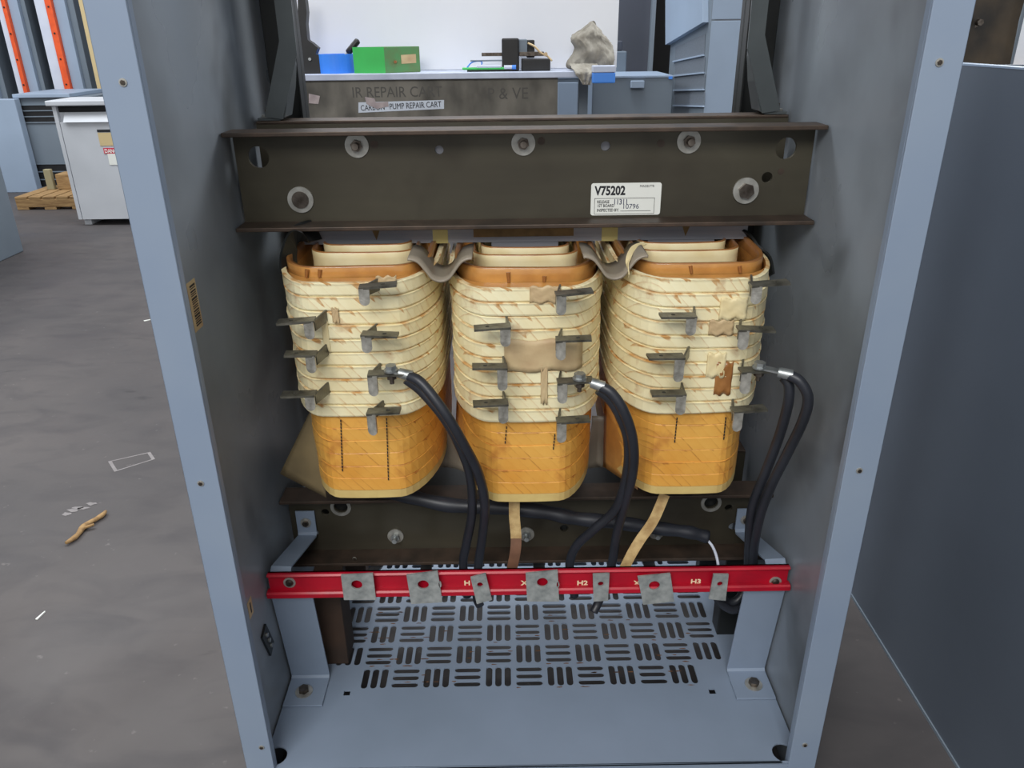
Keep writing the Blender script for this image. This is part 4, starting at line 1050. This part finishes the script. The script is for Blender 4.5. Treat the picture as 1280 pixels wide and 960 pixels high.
# ------------------------------------------------------------------ floor litter
def fl(px, py, z=FZ): return at(px, py, z=z)
a, b = fl(83, 682), fl(132, 642); d = b-a
m = MB(); P_ = [a+d*t_+Vector((.006*math.sin(t_*9), 0, .008)) for t_ in [i/12 for i in range(13)]]
m.tube(P_, [.004, .006, .007, .006, .007, .008, .0085, .007, .0065, .006, .007, .006, .004], 8)
m.tube([a+d*.45+Vector((0, 0, .009)), a+d*.6+Vector((.016, -.008, .010))], .004, 6)
o = m.build('wood_splinter', G['wood'], loc=a); tag(o, 'brown splintered stick lying on the floor left of the enclosure', 'stick')
q = [fl(135, 577), fl(188, 565), fl(194, 574), fl(143, 590)]
m = MB(); cen = sum(q, Vector())/4
for i in range(4):
    A_, B_ = q[i], q[(i+1) % 4]; Ai, Bi = A_+(cen-A_)*.16, B_+(cen-B_)*.16
    m.add([v+Vector((0, 0, .0006)) for v in (A_, B_, Bi, Ai)], [(0, 1, 2, 3)], 0)
G['chalk'] = mat('worn_tape_residue', (136,132,132), (118,113,113), rough=.8, scale=40)
o = m.build('tape_outline', G['chalk'], loc=cen); tag(o, 'pale worn rectangle outline of tape residue on the floor', 'tape mark')
for (px, py, px2, py2, w, lab) in ((47, 775, 57, 765, .005, 'small white paper sliver lying on the floor near the lower left'), (181, 402, 189, 400, .012, 'small white and blue scrap on the floor touching the left flange')):
    a, b = fl(px, py), fl(px2, py2); d = (b-a); n_ = Vector((-d.y, d.x, 0)).normalized()*w
    m = MB(); m.hexa([a, b, b+n_*.4, a+n_], [v+Vector((0, 0, .003)) for v in (a, b, b+n_*.4, a+n_)])
    o = m.build('paper_scrap', G['label'], loc=a); tag(o, lab, 'scrap')
m = MB()
for i in range(5):
    c = fl(85+i*7+random.uniform(-2, 2), 640-i*2.5+random.uniform(-3, 3)); k = [c+Vector((random.uniform(.008, .02)*math.cos(t_), random.uniform(.004, .012)*math.sin(t_), .0008)) for t_ in [2*PI*j/9 for j in range(9)]]
    m.add(k, [tuple(range(9))], 0)
o = m.build('paint_smear', G['chalk'], loc=fl(100, 635)); tag(o, 'pale smear of paint on the floor above the stick', 'smear')

# ------------------------------------------------------------------ light
def area(name, loc, target, size, sy, power, col=(1, 1, 1)):
    l = bpy.data.lights.new(name, 'AREA'); l.shape = 'RECTANGLE'; l.size = size; l.size_y = sy; l.energy = power; l.color = col
    o = bpy.data.objects.new(name, l); C.objects.link(o); o.location = loc
    o.rotation_euler = (Vector(target)-Vector(loc)).to_track_quat('-Z', 'Y').to_euler(); return o
area('bay_light_front', (-.9, -3.2, 3.4), (.1, .4, .4), 2.6, 1.4, 140, (1, .985, .955))
area('bay_light_rear', (-.6, 3.0, 4.6), (-.4, 3.2, 0), 3.0, 1.6, 155, (.95, .98, 1))
area('fill_light_right', (3.4, 3.4, 3.0), (-.3, .5, .6), 2.0, 1.4, 110, (.97, .99, 1))  # added fill, brightens the rear part of the inner walls
area('bay_light_left', (-4.6, 3.2, 4.6), (-4.0, 4.5, 0), 3.0, 1.6, 190, (.95, .98, 1))
w = bpy.data.worlds.new('world'); bpy.context.scene.world = w; w.use_nodes = True
bg = w.node_tree.nodes['Background']; bg.inputs[0].default_value = (.95, .97, 1.0, 1); bg.inputs[1].default_value = .68
sc = bpy.context.scene
sc.view_settings.view_transform = 'Standard'; sc.view_settings.look = 'None'; sc.view_settings.gamma = 1; sc.view_settings.use_curve_mapping = False
sc.view_settings.exposure = 0
